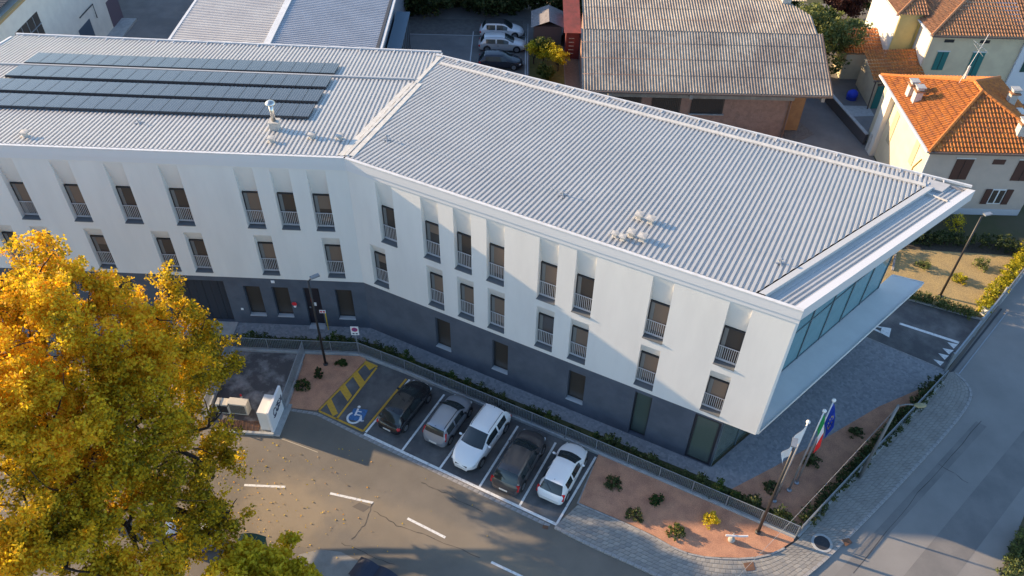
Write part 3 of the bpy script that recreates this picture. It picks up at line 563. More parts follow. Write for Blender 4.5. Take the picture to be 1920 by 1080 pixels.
# ------------------------------------------------------------------ fences
MESHM = mat('fence_mesh_steel', (.30, .33, .36), .5, .5)
pm = MB()
for k in range(21): pm.box((k/20, 0, .5), (.012/2, .025, .98))
for k in range(9): pm.box((.5, 0, .02+k*.96/8), (1, .012, .02))
pm.box((.5, 0, 1.0), (1, .04, .035))
PME = pm.mesh('mesh_panel', MESHM)
def fence(pts, lb, h=.95, wall=.22, step=2.05, w=.22, post_h=None, wm=COPE):
    pts = [np.array(p[:2], float) for p in pts]; t = thing('mesh_fence', (*pts[0], 0), lb, 'fence')
    for a, b in zip(pts[:-1], pts[1:]):
        d = b-a; l = np.linalg.norm(d); d /= l; n = np.array([-d[1], d[0]]); k = max(1, round(l/step)); ang = math.atan2(d[1], d[0])
        MB().prism([a-n*w/2-d*w*.3, b-n*w/2, b+n*w/2, a+n*w/2-d*w*.3], -.02, wall).build('low_wall', wm, t)
        for i in range(k+1):
            if i == k and b is not pts[-1]: continue
            c = a+d*l*i/k; MB().box((*c, wall+h/2), (.05, .06, h+.06), ang).build('post', STEEL, t)
        for i in range(k):
            c = a+d*(l*i/k+.03); o = link('mesh_panel', PME, (*(c-pts[0]), wall+.02), t); o.rotation_euler = (0, 0, ang); o.scale = (l/k-.06, 1, h)
    return t
fence(px((438.5, 656), (571, 662), (674.5, 666), (760, 698.5), (1060, 823.7), (1490, 1009)), 'long galvanised mesh fence on a low concrete wall along the parking bays')
fence(px((1496, 1005), (1765, 717)), 'galvanised mesh fence along the right-hand pavement', wall=.18)
fence(px((571, 664), (534, 768)), 'short mesh fence between the concrete yard and the gravel bed', h=1.05, wall=.1, w=.12)
fence(px((438, 656), (402, 745), (385, 790)), 'mesh fence at the left side of the concrete yard beside the tree', h=.9, wall=.3)
# ------------------------------------------------------------------ cars
def ell(mb, c, r, n=12, m=7):
    vs = [(c[0]+r[0]*math.sin(math.pi*i/m)*math.cos(2*math.pi*k/n), c[1]+r[1]*math.sin(math.pi*i/m)*math.sin(2*math.pi*k/n), c[2]+r[2]*math.cos(math.pi*i/m)) for i in range(m+1) for k in range(n)]
    return mb.add(vs, [(i*n+k, (i+1)*n+k, (i+1)*n+(k+1) % n, i*n+(k+1) % n) for i in range(m) for k in range(n)])
CARGLASS = mat('car_glass', (.022, .03, .032), .05, spec=.8); TYRE = mat('tyre_rubber', (.02, .02, .02), .85); RIM = mat('alloy_rim', (.42, .43, .45), .35, .8); BLACKP = mat('black_plastic', (.022, .022, .024), .6)
TAIL = mat('red_lamp', (.45, .015, .02), .2); HEAD = mat('clear_lamp', (.55, .58, .6), .12); PLATE = mat('number_plate', (.65, .65, .63), .5)
def catmull(xs, ys, q):
    xs, ys = np.array(xs, float), np.array(ys, float); g = np.gradient(ys, xs, axis=0)
    for i in range(1, len(xs)-1):                        # limit overshoot
        a, b = (ys[i]-ys[i-1])/(xs[i]-xs[i-1]), (ys[i+1]-ys[i])/(xs[i+1]-xs[i]); g[i] = 0 if a*b <= 0 else 2*a*b/(a+b)
    k = np.clip(np.searchsorted(xs, q, 'right')-1, 0, len(xs)-2); h = xs[k+1]-xs[k]; t = (q-xs[k])/h
    return (2*t**3-3*t**2+1)*ys[k]+(t**3-2*t**2+t)*h*g[k]+(-2*t**3+3*t**2)*ys[k+1]+(t**3-t**2)*h*g[k+1]
def car(label, loc, heading, Lc, Wc, Hc, paint, st, wins, rw, ws, rails=None, tails='side', roofm=None, group='cars in the front parking bays', bumper=None, grille=False, wheel_r=.30, tint=CARGLASS):
    t = thing('parked_car', tuple(loc), label, 'car', group, heading)
    hw0 = Wc/2; xs = [s[0] for s in st]; N = 64; q = np.linspace(0, Lc, N+1)
    zt, tw, zb, hw = [catmull(xs, [s[i] for s in st], q) for i in (1, 2, 3, 4)]
    zl = .20+.10*np.clip((.35-q)/.35, 0, 1)+.08*np.clip((q-Lc+.4)/.4, 0, 1)
    grid = []
    for i in range(N+1):
        h, z2 = hw0*hw[i], min(zb[i], zt[i]-.015); twi = hw0*tw[i]
        kp = [(h*.92, zl[i]), (h*.985, zl[i]+.14), (h, zl[i]*.45+z2*.55), (h*.965, z2), (twi, zt[i]-.035*(1 if zt[i]-z2 > .1 else .4)), (twi*.62, zt[i]), (0, zt[i]+.018)]
        half = []
        for (y0, z0), (y1, z1) in zip(kp[:-1], kp[1:]): half += [(y0+(y1-y0)*k/4, z0+(z1-z0)*k/4) for k in range(4)]
        half.append(kp[-1]); sec = half+[(-y, z) for y, z in half[-2::-1]]; bw = .17*float(np.clip((q[i]-.42*Lc)/(.3*Lc), 0, 1))-.09*float(np.clip((.3*Lc-q[i])/(.25*Lc), 0, 1))
        grid.append([(q[i]-Lc/2+bw*(1-(y/(hw0*1.0))**2), y, z) for y, z in sec])
    nv = len(grid[0]); nseg = nv-1; regs = {}
    def region(i, j):
        x = (q[i]+q[i+1])/2; jj = j if j < nseg//2 else nseg-1-j; side = 'a' if j < nseg//2 else 'b'
        if ws[0] < x < ws[1] and jj >= 16: return 'windscreen'
        if rw[0] < x < rw[1] and jj >= 16: return 'rear_window'
        if 12 <= jj <= 14:
            for k, (a, b) in enumerate(wins):
                if a < x < b: return f'side_window{k}{side}'
        if roofm and jj >= 16 and rw[1] <= x <= ws[0]: return 'roof_panel'
        if bumper and jj < 4: return 'lower_trim'
        return 'body'
    for i in range(N):
        for j in range(nseg): regs.setdefault(region(i, j), []).append((i, j))
    body = None
    for nm in ['body']+[k for k in regs if k != 'body']:
        idx = {}; vs = []; fs = []
        for i, j in regs[nm]:
            f = []
            for a, b in ((i, j), (i+1, j), (i+1, j+1), (i, j+1)):
                if (a, b) not in idx: idx[(a, b)] = len(vs); vs.append(grid[a][b])
                f.append(idx[(a, b)])
            fs.append(tuple(f))
        mb = MB(); mb.add(vs, fs)
        if nm == 'body': mb.add(grid[0], [tuple(range(nv))]); mb.add(grid[N], [tuple(range(nv-1, -1, -1))])
        mm = paint if nm == 'body' else roofm if nm == 'roof_panel' else bumper if nm == 'lower_trim' else tint
        o = mb.build('side_window' if nm.startswith('side') else nm, mm, t, True, local=True)
    und = MB(); und.box((0, 0, .22), (Lc-.5, Wc-.35, .1)); und.build('underbody', BLACKP, t, local=True)
    wb0, wb1 = .17*Lc, .83*Lc
    for x in (wb0-Lc/2+.03, wb1-Lc/2-.02):
        for s in (-1, 1):
            y = s*hw0
            MB().tube([(x, y*.80, wheel_r+.03), (x, y*1.006, wheel_r+.03)], wheel_r*1.15, 20).build('wheel_arch', BLACKP, t, local=True)
            w = MB().tube([(x, y*.8, wheel_r), (x, y*1.016, wheel_r)], wheel_r, 20).build('wheel', TYRE, t, True, local=True)
            r = MB().tube([(x, y*.9, wheel_r), (x, y*1.022, wheel_r)], wheel_r*.66, 14).mesh('rim', RIM, ORG[w.name]); link('rim', r, (0, 0, 0), w)
    def P(x, jj, s):        # point on the body surface at x from the rear
        i = min(N, max(0, int(round(x/Lc*N)))); p = grid[i][jj]; return np.array([p[0], s*abs(p[1]), p[2]])
    for s in (-1, 1):
        a = P(.10, 10, s)
        if tails == 'tall':
            m_ = MB(); p0, p1 = P(.16, 11, s), P(.42, 14, s); m_.bar(p0+(-.03, -s*.02, -.1), p1+(-.10, 0, 0), .13, .1); m_.build('tail_light', TAIL, t, local=True)
        elif tails == 'pillar':
            m_ = MB(); p0, p1 = P(.12, 9, s), P(.34, 13, s); m_.bar(p0+(-.03, -s*.05, -.02), p1+(-.09, -s*.02, 0), .2, .1); m_.build('tail_light', TAIL, t, local=True)
        else:
            m_ = MB(); ell(m_, a+(.02, -s*.06, .04), (.14, .12, .13)); m_.build('tail_light', TAIL, t, True, local=True)
        m_ = MB(); b = P(Lc-.24, 10, s); ell(m_, b+(.0, -s*.07, .0), (.2, .09, .08)); m_.build('headlight', HEAD, t, True, local=True)
        m_ = MB(); b = P(ws[1]-.32, 12, s); ell(m_, b+(0, s*.10, .06), (.075, .11, .075)); m_.build('mirror', BLACKP if paint.name in ('car_black', 'car_silver') else paint, t, True, local=True)
        for k, (w0, w1) in enumerate(wins[:2]):
            b = P(w0+.1, 10, s); m_ = MB(); m_.box(b+(.05, s*.005, -.04), (.2, .03, .03)); m_.build('door_handle', BLACKP, t, local=True)
        if rails:
            pts = [P(rw[1]+.1+(ws[0]-.15-rw[1])*k/8, 17, s)+(0, s*.0, .05 if 0 < k < 8 else .0) for k in range(9)]; MB().tube(pts, .022, 6).build('roof_rail', rails, t, local=True)
    MB().box((-Lc/2-.085, 0, .52), (.03, .5, .11)).build('number_plate', PLATE, t, local=True)
    MB().box((Lc/2+.165, 0, .42), (.03, .5, .11)).build('number_plate', PLATE, t, local=True)
    if grille: MB().box((Lc/2+.08, 0, .60), (.1, Wc*.42, .1)).build('grille', BLACKP, t, local=True)
    p = P(rw[1]+.15, 24, 1); MB().tube([p, p+(-.12, 0, .12)], .012, 5).build('antenna', BLACKP, t, local=True)
    mid = P(rw[0]+.02, 24, 1); MB().bar(mid+(.0, 0, .012), P(rw[0]+.2, 20, 1)+(0, 0, .015), .025, .015).build('rear_wiper', BLACKP, t, local=True)
    return t
def paint(name, c, rough=.25, metal=.0): m = mat(name, c, rough, metal); m.node_tree.nodes['Principled BSDF'].inputs['Coat Weight'].default_value = .6; return m
def stations(Lc, H, g0=.16, g1=.5, hdr=.54, cowl=.74, beltz=.93, roofw=.70, nose=.68, hood=.86, rear=.95):
    #        x        ztop      topw  zbelt   width
    return [(0, .58, .66, .50, .74), (.05, .74, .80, .66, .88), (g0, rear, .80, rear-.05, .965), (g1, H-.05, roofw, beltz+.02, .985), (g1+.35, H-.012, roofw+.02, beltz+.01, 1.), (Lc*.45, H, roofw+.03, beltz, 1.), (Lc*hdr, H-.05, roofw+.01, beltz-.01, 1.),
            (Lc*cowl, beltz+.07, .80, beltz-.03, .99), (Lc*.85, hood, .74, hood-.07, .95), (Lc-.26, nose+.05, .60, nose-.03, .84), (Lc-.08, nose-.09, .46, nose-.16, .66), (Lc, nose-.24, .34, nose-.3, .48)]
nbh = math.atan2(R.n[1], R.n[0]); nv2 = R.n[:2]
def parked(rear_px, Lc, back=False, tweak=0., z=.012):
    p = G(*rear_px, .3)[:2]; c = p+nv2*(Lc/2); return (c[0], c[1], z), nbh+tweak+(math.pi if back else 0)
loc, hd = parked((728, 808), 3.85, tweak=-.02)
car('black hatchback in the bay next to the disabled space', loc, hd, 3.85, 1.68, 1.46, paint('car_black', (.012, .011, .013)), stations(3.85, 1.46, .2, .72, .54, .745, roofw=.66, rear=.93), [(.7, 1.41), (1.50, 2.46)], (.22, .66), (2.10, 2.83), tails='side')
loc, hd = parked((813, 831), 3.54, tweak=.0)
car('small silver car with roof rails and tall red tail lights', loc, hd, 3.54, 1.58, 1.54, paint('car_silver', (.36, .38, .42), .3, .5), stations(3.54, 1.54, .12, .34, .55, .75, roofw=.74, rear=.98, hood=.92, nose=.72), [(.5, 1.2), (1.3, 2.25)], (.14, .32), (1.96, 2.62), rails=BLACKP, tails='tall', bumper=mat('grey_bumper', (.30, .31, .33), .5))
loc, hd = parked((868, 876), 4.33, back=True, tweak=-.03)
car('white crossover parked nose towards the road', loc, hd, 4.33, 1.79, 1.60, paint('car_white', (.80, .80, .80)), stations(4.33, 1.60, .16, .6, .54, .745, beltz=1.02, roofw=.70, rear=1.05, hood=1.0, nose=.80), [(.7, 1.58), (1.69, 2.77)], (.2, .55), (2.36, 3.18), rails=mat('grey_roof_rail', (.2, .2, .21), .4), grille=True, wheel_r=.34, bumper=BLACKP, tails='side')
loc, hd = parked((943, 920), 4.15, tweak=.02)
car('brown grey hatchback between the two white cars', loc, hd, 4.15, 1.76, 1.58, paint('car_taupe', (.085, .075, .075), .28, .4), stations(4.15, 1.58, .2, .62, .54, .745, roofw=.69, rear=1.0, hood=.95, nose=.76), [(.7, 1.51), (1.62, 2.66)], (.22, .56), (2.26, 3.05), tails='pillar', wheel_r=.33)
loc, hd = parked((1029, 938), 3.84, tweak=-.0)
car('white compact hatchback in the last bay by the gravel bed', loc, hd, 3.84, 1.66, 1.48, MATS['car_white'], stations(3.84, 1.48, .16, .62, .54, .745, roofw=.66, rear=.92), [(.7, 1.40), (1.50, 2.46)], (.2, .56), (2.09, 2.82), tails='pillar')
GB = 'cars in the back yard'
car('white car with a black roof, farthest of the back yard cars', (-1.75, 80.6, 0), 0, 4.35, 1.8, 1.58, MATS['car_white'], stations(4.35, 1.58, .2, .7, .54, .745, roofw=.68), [(.7, 1.59), (1.70, 2.78)], (.24, .64), (2.37, 3.20), roofm=BLACKP, group=GB, wheel_r=.33)
car('silver white estate car in the middle of the back yard', (-1.6, 77.6, 0), 0, 4.6, 1.8, 1.50, paint('car_pearl', (.62, .62, .62), .3, .3), stations(4.6, 1.50, .2, .62, .54, .745, roofw=.70), [(.7, 1.68), (1.79, 2.94)], (.24, .58), (2.51, 3.38), group=GB, rails=RIM, wheel_r=.33)
car('dark blue car half hidden behind the roof edge', (-1.7, 74.0, 0), 0, 4.2, 1.76, 1.48, paint('car_navy', (.02, .026, .04)), stations(4.2, 1.48, .2, .7, .54, .745, roofw=.67), [(.7, 1.53), (1.64, 2.69)], (.24, .64), (2.29, 3.09), group=GB, wheel_r=.32)
# ------------------------------------------------------------------ street furniture
POLE = mat('dark_lamp_pole', (.035, .033, .034), .45, .3); GPOLE = mat('grey_lamp_pole', (.20, .21, .22), .5, .4); LAMPW = mat('lamp_lens', (.7, .7, .68), .3)
def lamp(base, h, az, label, m=POLE, z=.05):
    t = thing('street_lamp', (base[0], base[1], z), label, 'lamp', 'slim dark street lamps', az)
    MB().tube([(0, 0, 0), (0, 0, h-.15)], [.085, .06], 12).build('pole', m, t, True, local=True)
    MB().lathe((0, 0, 0), [(.16, 0), (.16, .06), (.09, .12)], 12).build('base_collar', m, t, local=True)
    MB().bar((0, 0, h-.17), (.25, 0, h-.02), .06).build('arm', m, t, local=True)
    MB().box((.42, 0, h), (.55, .26, .09)).build('lamp_head', STEEL, t, local=True); MB().box((.42, 0, h-.052), (.4, .2, .012)).build('lens', LAMPW, t, local=True)
lamp(G(611, 684), 7.45, .6, 'dark lamp post standing in the small gravel bed beside the yard'); lamp(G(1420, 1000), 7.6, 1.2, 'dark lamp post in the corner bed in front of the flags', z=.1); lamp(G(1762, 556), 7.3, .3, 'dark lamp post at the edge of the straw garden')
b = G(1237 + 170, 190); b = G(1405, 245)
t = thing('yard_lamp', (b[0], b[1], 0), 'small lamp on a thin post by the brick hall', 'lamp'); MB().tube([(0, 0, 0), (0, 0, 2.3)], .05).build('pole', POLE, t, local=True); MB().box((0, 0, 2.35), (.5, .3, .12)).build('lamp_head', LAMPW, t, local=True)
b = G(1610, 897); t = thing('road_lamp', (b[0], b[1], .1), 'grey lamp post with a yellowed oval head over the right pavement', 'lamp')
MB().tube([(0, 0, 0), (0, 0, 6.6)], [.10, .07], 12).build('pole', GPOLE, t, True, local=True); MB().tube([(0, 0, 6.55), (.35, -.05, 6.75), (.9, -.12, 6.8)], .04, 8).build('arm', GPOLE, t, True, local=True)
m_ = MB(); ell(m_, (1.0, -.14, 6.8), (.34, .16, .1)); m_.build('lamp_head', mat('yellowed_lamp', (.27, .24, .13), .5), t, True, local=True)
a, e = np.array([b[0], b[1], 6.6]), np.array([*G(1395, 1062)[:2], 5.4]); e = G(1395, 1062, .2)+np.array([0, 0, 0]); e = np.array([2.5, 7., 6.5])
# the cable runs from the lamp towards the camera side, over the corner bed
q0, q1 = a, G(1380, 1085, 5.6); MB_ = MB().tube([q0*(1-k/16)+q1*k/16-np.array([0, 0, .25*math.sin(math.pi*k/16)]) for k in range(17)], .008, 5); o = MB_.build('overhead_cable', COPE); tag(o, 'thin pale overhead cable running from the grey lamp post', 'cable')
# flags
def flag_mat(name, cols, axis):
    return [mat(f'{name}_{i}', c, .8) for i, c in enumerate(cols)]
FM = dict(white=mat('flag_white', (.78, .76, .76), .8), green=mat('flag_green', (.01, .26, .07), .8), red=mat('flag_red', (.75, .02, .02), .8), blue=mat('flag_blue', (.01, .045, .36), .8), gold=mat('flag_gold', (.75, .55, .05), .8), ink=mat('flag_ink', (.06, .07, .12), .8))
def flag(base, h, dr, label, kind, reach=.75, drop=1.5, hoist=1.15):
    t = thing('flagpole', (base[0], base[1], .05), label+' on a tall steel flagpole', 'flag'); n, m_ = 18, 10
    MB().tube([(0, 0, 0), (0, 0, h)], [.06, .035], 10).build('pole', mat('flagpole_steel', (.5, .5, .52), .35, .7), t, True, local=True)
    b_ = MB(); ell(b_, (0, 0, h+.09), (.11, .11, .11)); b_.build('finial', mat('finial_white', (.8, .78, .74), .3), t, True, local=True)
    MB().lathe((0, 0, 0), [(.14, 0), (.14, .05), (.07, .1)], 12).build('base_collar', STEEL, t, local=True)
    dr = np.array([math.cos(dr), math.sin(dr), 0]); pr = np.array([-dr[1], dr[0], 0])
    def S(u, v, o=0):
        f = .10*math.sin(u*11+v*2.2)*(.3+u); p = dr*(.04+reach*(u-.25*u*u)*(1-.35*v*u))+pr*(f+o)
        return p+np.array([0, 0, h-.15-v*hoist*(1-.25*u)-drop*u**1.25+.0])
    if kind == 'italy': parts = [('green_band', 'green', 0, 6), ('white_band', 'white', 6, 12), ('red_band', 'red', 12, 18)]
    elif kind == 'eu': parts = [('cloth', 'blue', 0, 18)]
    else: parts = [('cloth', 'white', 0, 18)]
    for nm, c, k0, k1 in parts:
        mb = MB()
        for o_ in (0, .006): mb.add([S(k/n, j/m_, o_) for k in range(k0, k1+1) for j in range(m_+1)], [(a*(m_+1)+j, a*(m_+1)+j+1, (a+1)*(m_+1)+j+1, (a+1)*(m_+1)+j) for a in range(k1-k0) for j in range(m_)])
        cl = mb.build(nm, FM[c], t, True, local=True)
    if kind == 'eu':
        for k in range(12):
            an = 2*math.pi*k/12; uc, vc = .5+.21*math.cos(an), .5+.32*math.sin(an)
            for sg in (-.012, .018):
                mb = MB(); mb.poly([S(uc+(.062 if i % 2 == 0 else .026)*math.cos(i*math.pi/5+1.57)*.7, vc+(.062 if i % 2 == 0 else .026)*math.sin(i*math.pi/5+1.57)*1.1, sg) for i in range(10)]); mb.build('star', FM['gold'], t, local=True)
    if kind == 'plain':
        for uc, vc, w in ((.45, .35, .1), (.6, .5, .16), (.5, .62, .07)):
            for sg in (-.012, .018): MB().poly([S(uc+a, vc+c_, sg) for a, c_ in ((-w, -.03), (w, -.05), (w, .03), (-w, .04))]).build('emblem', FM['ink'], t, local=True)
flag(G(1451, 940), 7.1, 3.6, 'white flag with small dark emblem blowing to the left', 'plain', 1.15, 2.0, 1.5)
flag(G(1479, 920), 7.1, -.5, 'limp green white and red flag in the middle', 'italy', .62, 2.3, 1.3)
flag(G(1493, 906), 7.35, -.35, 'limp blue flag with golden stars', 'eu', .62, 1.6, 1.8)
# signs
SIGNW = mat('sign_white', (.75, .75, .76), .5); SBLUE = mat('sign_violet', (.14, .06, .24), .5); SRED = mat('sign_red', (.6, .03, .04), .5); SYEL = mat('sign_yellow', (.65, .45, .03), .5)
b = G(673, 665); t = thing('parking_sign', (b[0], b[1], .0), 'white sign with round no-parking symbol on a thin post by the fence bend', 'sign')
MB().tube([(0, 0, 0), (0, 0, 2.6)], .03).build('post', STEEL, t, local=True); MB().box((0, -.05, 2.3), (.5, .03, .75)).build('board', SIGNW, t, local=True)
def vdisc(c, r, y, n=20): return MB().add([(c[0]+r*math.cos(2*math.pi*k/n), y, c[1]+r*math.sin(2*math.pi*k/n)) for k in range(n)], [tuple(range(n))])
vdisc((0, 2.42), .19, -.068).build('red_ring', SRED, t, local=True); vdisc((0, 2.42), .15, -.071).build('blue_disc', SBLUE, t, local=True); MB().bar((-.11, -.075, 2.53), (.11, -.075, 2.31), .004, .04).build('slash', SRED, t, local=True)
for x in (-.1, .1): MB().box((x, -.068, 2.06), (.13, .006, .1)).build('tow_mark', FM['ink'], t, local=True)
p = L.p(-2.75, -.25, 0); t = thing('gas_marker', tuple(p), 'yellow pole with a small red and white plate by the dark wall', 'sign'); MB().tube([(0, 0, 0), (0, 0, 1.7)], .035).build('pole', SYEL, t, local=True); MB().box((-.15, -.03, 1.75), (.4, .03, .26)).build('plate', SIGNW, t, local=True)
for x in (-.24, -.06): MB().box((x, -.05, 1.75), (.13, .01, .13)).build('red_mark', SRED, t, local=True)
p = L.p(-4.75, .02, 1.9); t = thing('alarm_box', tuple(p), 'small red alarm disc on the dark wall beside the door', 'alarm'); vdisc((0, .2), .17, -.06).build('red_disc', SRED, t, local=True); vdisc((0, -.05), .09, -.055).build('white_disc', SIGNW, t, local=True); MB().box((0, 0, .1), (.16, .09, .3)).build('case', SIGNW, t, local=True)
def wallplate(name, s, z, w, h, m, lb, cat):
    o = slab(L, s-w/2, s+w/2, z-h/2, z+h/2, .02, .06).build(name, m); tag(o, lb, cat)
wallplate('wall_light', -5.85, 3.95, .22, .2, SIGNW, 'tiny white lamp on the dark wall above the ground floor windows', 'lamp'); wallplate('wall_socket', -8.35, 1.35, .16, .16, SIGNW, 'tiny pale plate on the dark wall left of the windows', 'plate')
p = L.p(-3.55, .28, 1.75); t = thing('door_notice', tuple(p), 'red and white notices stuck on the dark door', 'notice'); MB().box((0, 0, .1), (.3, .01, .3), AL).build('white_sheet', SIGNW, t, local=True); MB().box((-.08, 0, .42), (.16, .012, .3), AL).build('red_sheet', SRED, t, local=True)
# totem cabinet with lettering
tb = G(515, 814); tdir = G(534, 768)-G(515, 814); tdir = tdir[:2]/np.linalg.norm(tdir[:2]); ta = math.atan2(tdir[1], tdir[0])
t = thing('sign_cabinet', (tb[0], tb[1], 0), 'white cabinet sign with dark cursive lettering at the yard corner', 'sign', rz=ta)
LT = 2.1; MB().box((LT/2, .1, .98), (LT, .14, 1.96)).build('sign_board', SIGNW, t, local=True); MB().box((LT*.40, .5, .86), (LT*.66, .66, 1.72)).build('cabinet', mat('cabinet_white', (.70, .69, .66), .6), t, local=True); MB().box((LT/2, .3, .03), (LT+.3, 1.3, .1)).build('plinth', COPE, t, local=True)
def stroke(pts, w=.05): return [(x, z, w) for x, z in pts]
def arc(cx, cz, rx, rz, a0, a1, n=10): return [(cx+rx*math.cos(math.radians(a0+(a1-a0)*k/n)), cz+rz*math.sin(math.radians(a0+(a1-a0)*k/n))) for k in range(n+1)]
INK = mat('sign_ink', (.05, .055, .09), .5)
for nm, st_ in (('letter_c', arc(.75, 1.2, .2, .26, 50, 310)), ('letter_o', arc(1.1, 1.2, .14, .2, 0, 360, 14)), ('letter_g', arc(1.1, 1.2, .2, .3, 60, -160)), ('letter_s', arc(1.38, 1.3, .12, .12, 20, 270)+arc(1.38, 1.08, .13, .12, 90, -150)), ('letter_x', [(1.55, 1.0), (1.85, 1.42)]), ('letter_x', [(1.58, 1.4), (1.82, 1.02)]), ('swash', [(.5, .95), (.6, .88), (.85, .9)])):
    MB().tube([(x, .015, z) for x, z in st_], .03, 6).build('lettering', INK, t, local=True)
# low finger sign on a stone in the corner bed
b = G(1370, 1016); t = thing('finger_sign', (b[0], b[1], .1), 'small wooden arrow board on a stone post in the sunlit gravel', 'sign'); m_ = MB(); ell(m_, (0, 0, .14), (.2, .18, .2)); m_.build('stone_foot', mat('pale_stone', (.42, .40, .36), .9, c2=(.3, .28, .25), sc=6), t, True, local=True)
MB().tube([(0, 0, .1), (0, 0, .75)], .04).build('post', mat('pale_stone', (.4, .4, .4)), t, local=True); MB().box((-.1, -.05, .62), (.62, .05, .13), -.05).build('arrow_board', SIGNW, t, local=True); MB().box((.5, -.05, .60), (.55, .05, .13), .04).build('arrow_board', SIGNW, t, local=True)
# air conditioning unit and small bits in the concrete yard
b = G(452, 772); t = thing('heat_pump', (b[0], b[1], .03), 'pale outdoor air conditioning unit in the concrete yard', 'appliance', rz=-.1); MB().box((0, 0, .5), (1.15, .5, .95)).build('casing', mat('appliance_beige', (.55, .52, .45), .5), t, local=True)
for k in range(9): MB().box((0, -.26, .16+k*.085), (.95, .03, .03)).build('grille_slat', BLACKP, t, local=True)
b = G(424, 770); t = thing('heat_pump', (b[0], b[1], .03), 'second pale outdoor unit half under the autumn leaves', 'appliance', rz=-.1); MB().box((0, 0, .45), (.8, .5, .85)).build('casing', MATS['appliance_beige'], t, local=True); MB().box((0, -.26, .45), (.6, .03, .6)).build('grille', BLACKP, t, local=True)
b = G(455, 752); t = thing('striped_post', (b[0], b[1], .03), 'short red and white striped post in the concrete yard', 'post')
for k in range(4): MB().tube([(.0, 0, k*.15), (0, 0, (k+1)*.15)], .06, 8).build('band', (SIGNW, SRED)[k % 2], t, local=True)
gr = thing('floor_grating', tuple(G(460, 802)), 'slatted rusty floor grating at the front of the concrete yard', 'grating'); q = px((413, 788), (508, 792), (512, 812), (408, 806))
for k in range(36):
    f = k/36; a, b_ = q[0]*(1-f)+q[1]*f, q[3]*(1-f)+q[2]*f; MB().bar(a+(0, 0, .06), b_+(0, 0, .06), .035, .04).build('slat', RUST, gr)
MB().bar(G(404, 809)+(0, 0, .08), G(514, 816)+(0, 0, .08), .16, .2).build('edge_beam', COPE, gr)
# sliding gate and its track
a, b = G(1773, 694), G(1868, 575); d = (b-a)/np.linalg.norm(b-a); t = thing('sliding_gate', (a[0], a[1], 0), 'closed low steel sliding gate across the driveway mouth', 'gate')
nrm = np.array([-d[1], d[0], 0])
for z in (.14, 1.5): MB().bar(a+(0, 0, z), b+(0, 0, z), .09, .12).build('rail', STEEL, t)
n_ = 36
for k in range(n_+1): c = a+(b-a)*k/n_; MB().bar(c+(0, 0, .2), c+(0, 0, 1.44), .03).build('bar', STEEL, t)
for c in (a-d*.15, a+(b-a)*.52+nrm*-.0, b+d*.15): MB().bar(c+(0, 0, 0), c+(0, 0, 1.75), .14).build('post', STEEL, t)
MB().bar(a-nrm*.35+(0, 0, .03), b-nrm*.35+(0, 0, .03), .12, .06).build('track', mat('dark_track', (.04, .04, .045), .6), t); MB().bar(a-nrm*.75+(0, 0, .02), b-nrm*.75+(0, 0, .02), .06, .04).build('track', STEEL, t)
c = G(1845, 588); tt = thing('gate_motor', (c[0], c[1], 0), 'white gate motor box beside the driveway kerb', 'motor'); MB().box((0, 0, .3), (.5, .45, .6), .6).build('box', SIGNW, tt, local=True); MB().box((0, 0, .64), (.58, .52, .07), .6).build('lid', STEEL, tt, local=True)
fence([b+d*.3, b+d*6.5, b+d*13], 'mesh fence carrying on past the sliding gate', h=1.0, wall=.25)
# waste containers by the road
def bin_(px_, z, size, body, lid, az, lb):
    b = G(*px_); t = thing('waste_container', (b[0], b[1], 0), lb, 'container', 'roadside waste containers', az); x, y, h = size
    m_ = MB(); v = [(-x/2*.9, -y/2*.88, .12), (x/2*.9, -y/2*.88, .12), (x/2*.9, y/2*.88, .12), (-x/2*.9, y/2*.88, .12), (-x/2, -y/2, h), (x/2, -y/2, h), (x/2, y/2, h), (-x/2, y/2, h)]; m_.add(v, [(3, 2, 1, 0), (4, 5, 6, 7), (0, 1, 5, 4), (1, 2, 6, 5), (2, 3, 7, 6), (3, 0, 4, 7)]); m_.build('tub', body, t, local=True)
    m_ = MB(); k = 8; pr = [(-x/2-.04, 0)]+[(-x/2-.04+(x+.08)*i/k, .22*math.sin(math.pi*i/k)) for i in range(k+1)]; m_.add([(a_, s*(y/2+.04), h+.01+z_) for s in (-1, 1) for a_, z_ in pr], [(i, i+1, len(pr)+i+1, len(pr)+i) for i in range(len(pr)-1)]+[tuple(range(len(pr)-1, -1, -1)), tuple(range(len(pr), 2*len(pr)))]); m_.build('lid', lid, t, local=True)
    for sx in (-1, 1):
        for sy in (-1, 1): MB().tube([(sx*x*.36-.03, sy*y*.36, .08), (sx*x*.36+.03, sy*y*.36, .08)], .08, 8).build('caster', TYRE, t, local=True)
NAVY = mat('container_navy', (.018, .024, .045), .5); GRN = mat('container_green', (.02, .065, .04), .5); BLU = mat('container_blue', (.05, .09, .35), .5); PALE = mat('container_pale', (.55, .6, .68), .5)
bin_((690, 1094), 0, (1.25, 1.0, 1.25), NAVY, NAVY, -.5, 'dark navy waste container at the bottom edge of the road'); bin_((722, 1110), 0, (1.25, 1.0, 1.25), NAVY, NAVY, -.5, 'second dark navy waste container cut by the bottom edge')
bin_((478, 1048), 0, (1.3, 1.1, 1.35), GRN, GRN, -.1, 'green waste container half under the yellow-green bush'); bin_((345, 1008), 0, (1.2, .9, 1.2), BLU, PALE, .2, 'blue waste container with pale lid under the autumn tree'); bin_((395, 1022), 0, (1.2, .9, 1.2), BLU, PALE, .1, 'blue waste container nearest the green one under the tree')
sheet('footway', px((600, 1030), (640, 1035), (672, 1052), (730, 1085), (760, 1110), (560, 1110), (560, 1040)), .012, PAVE)
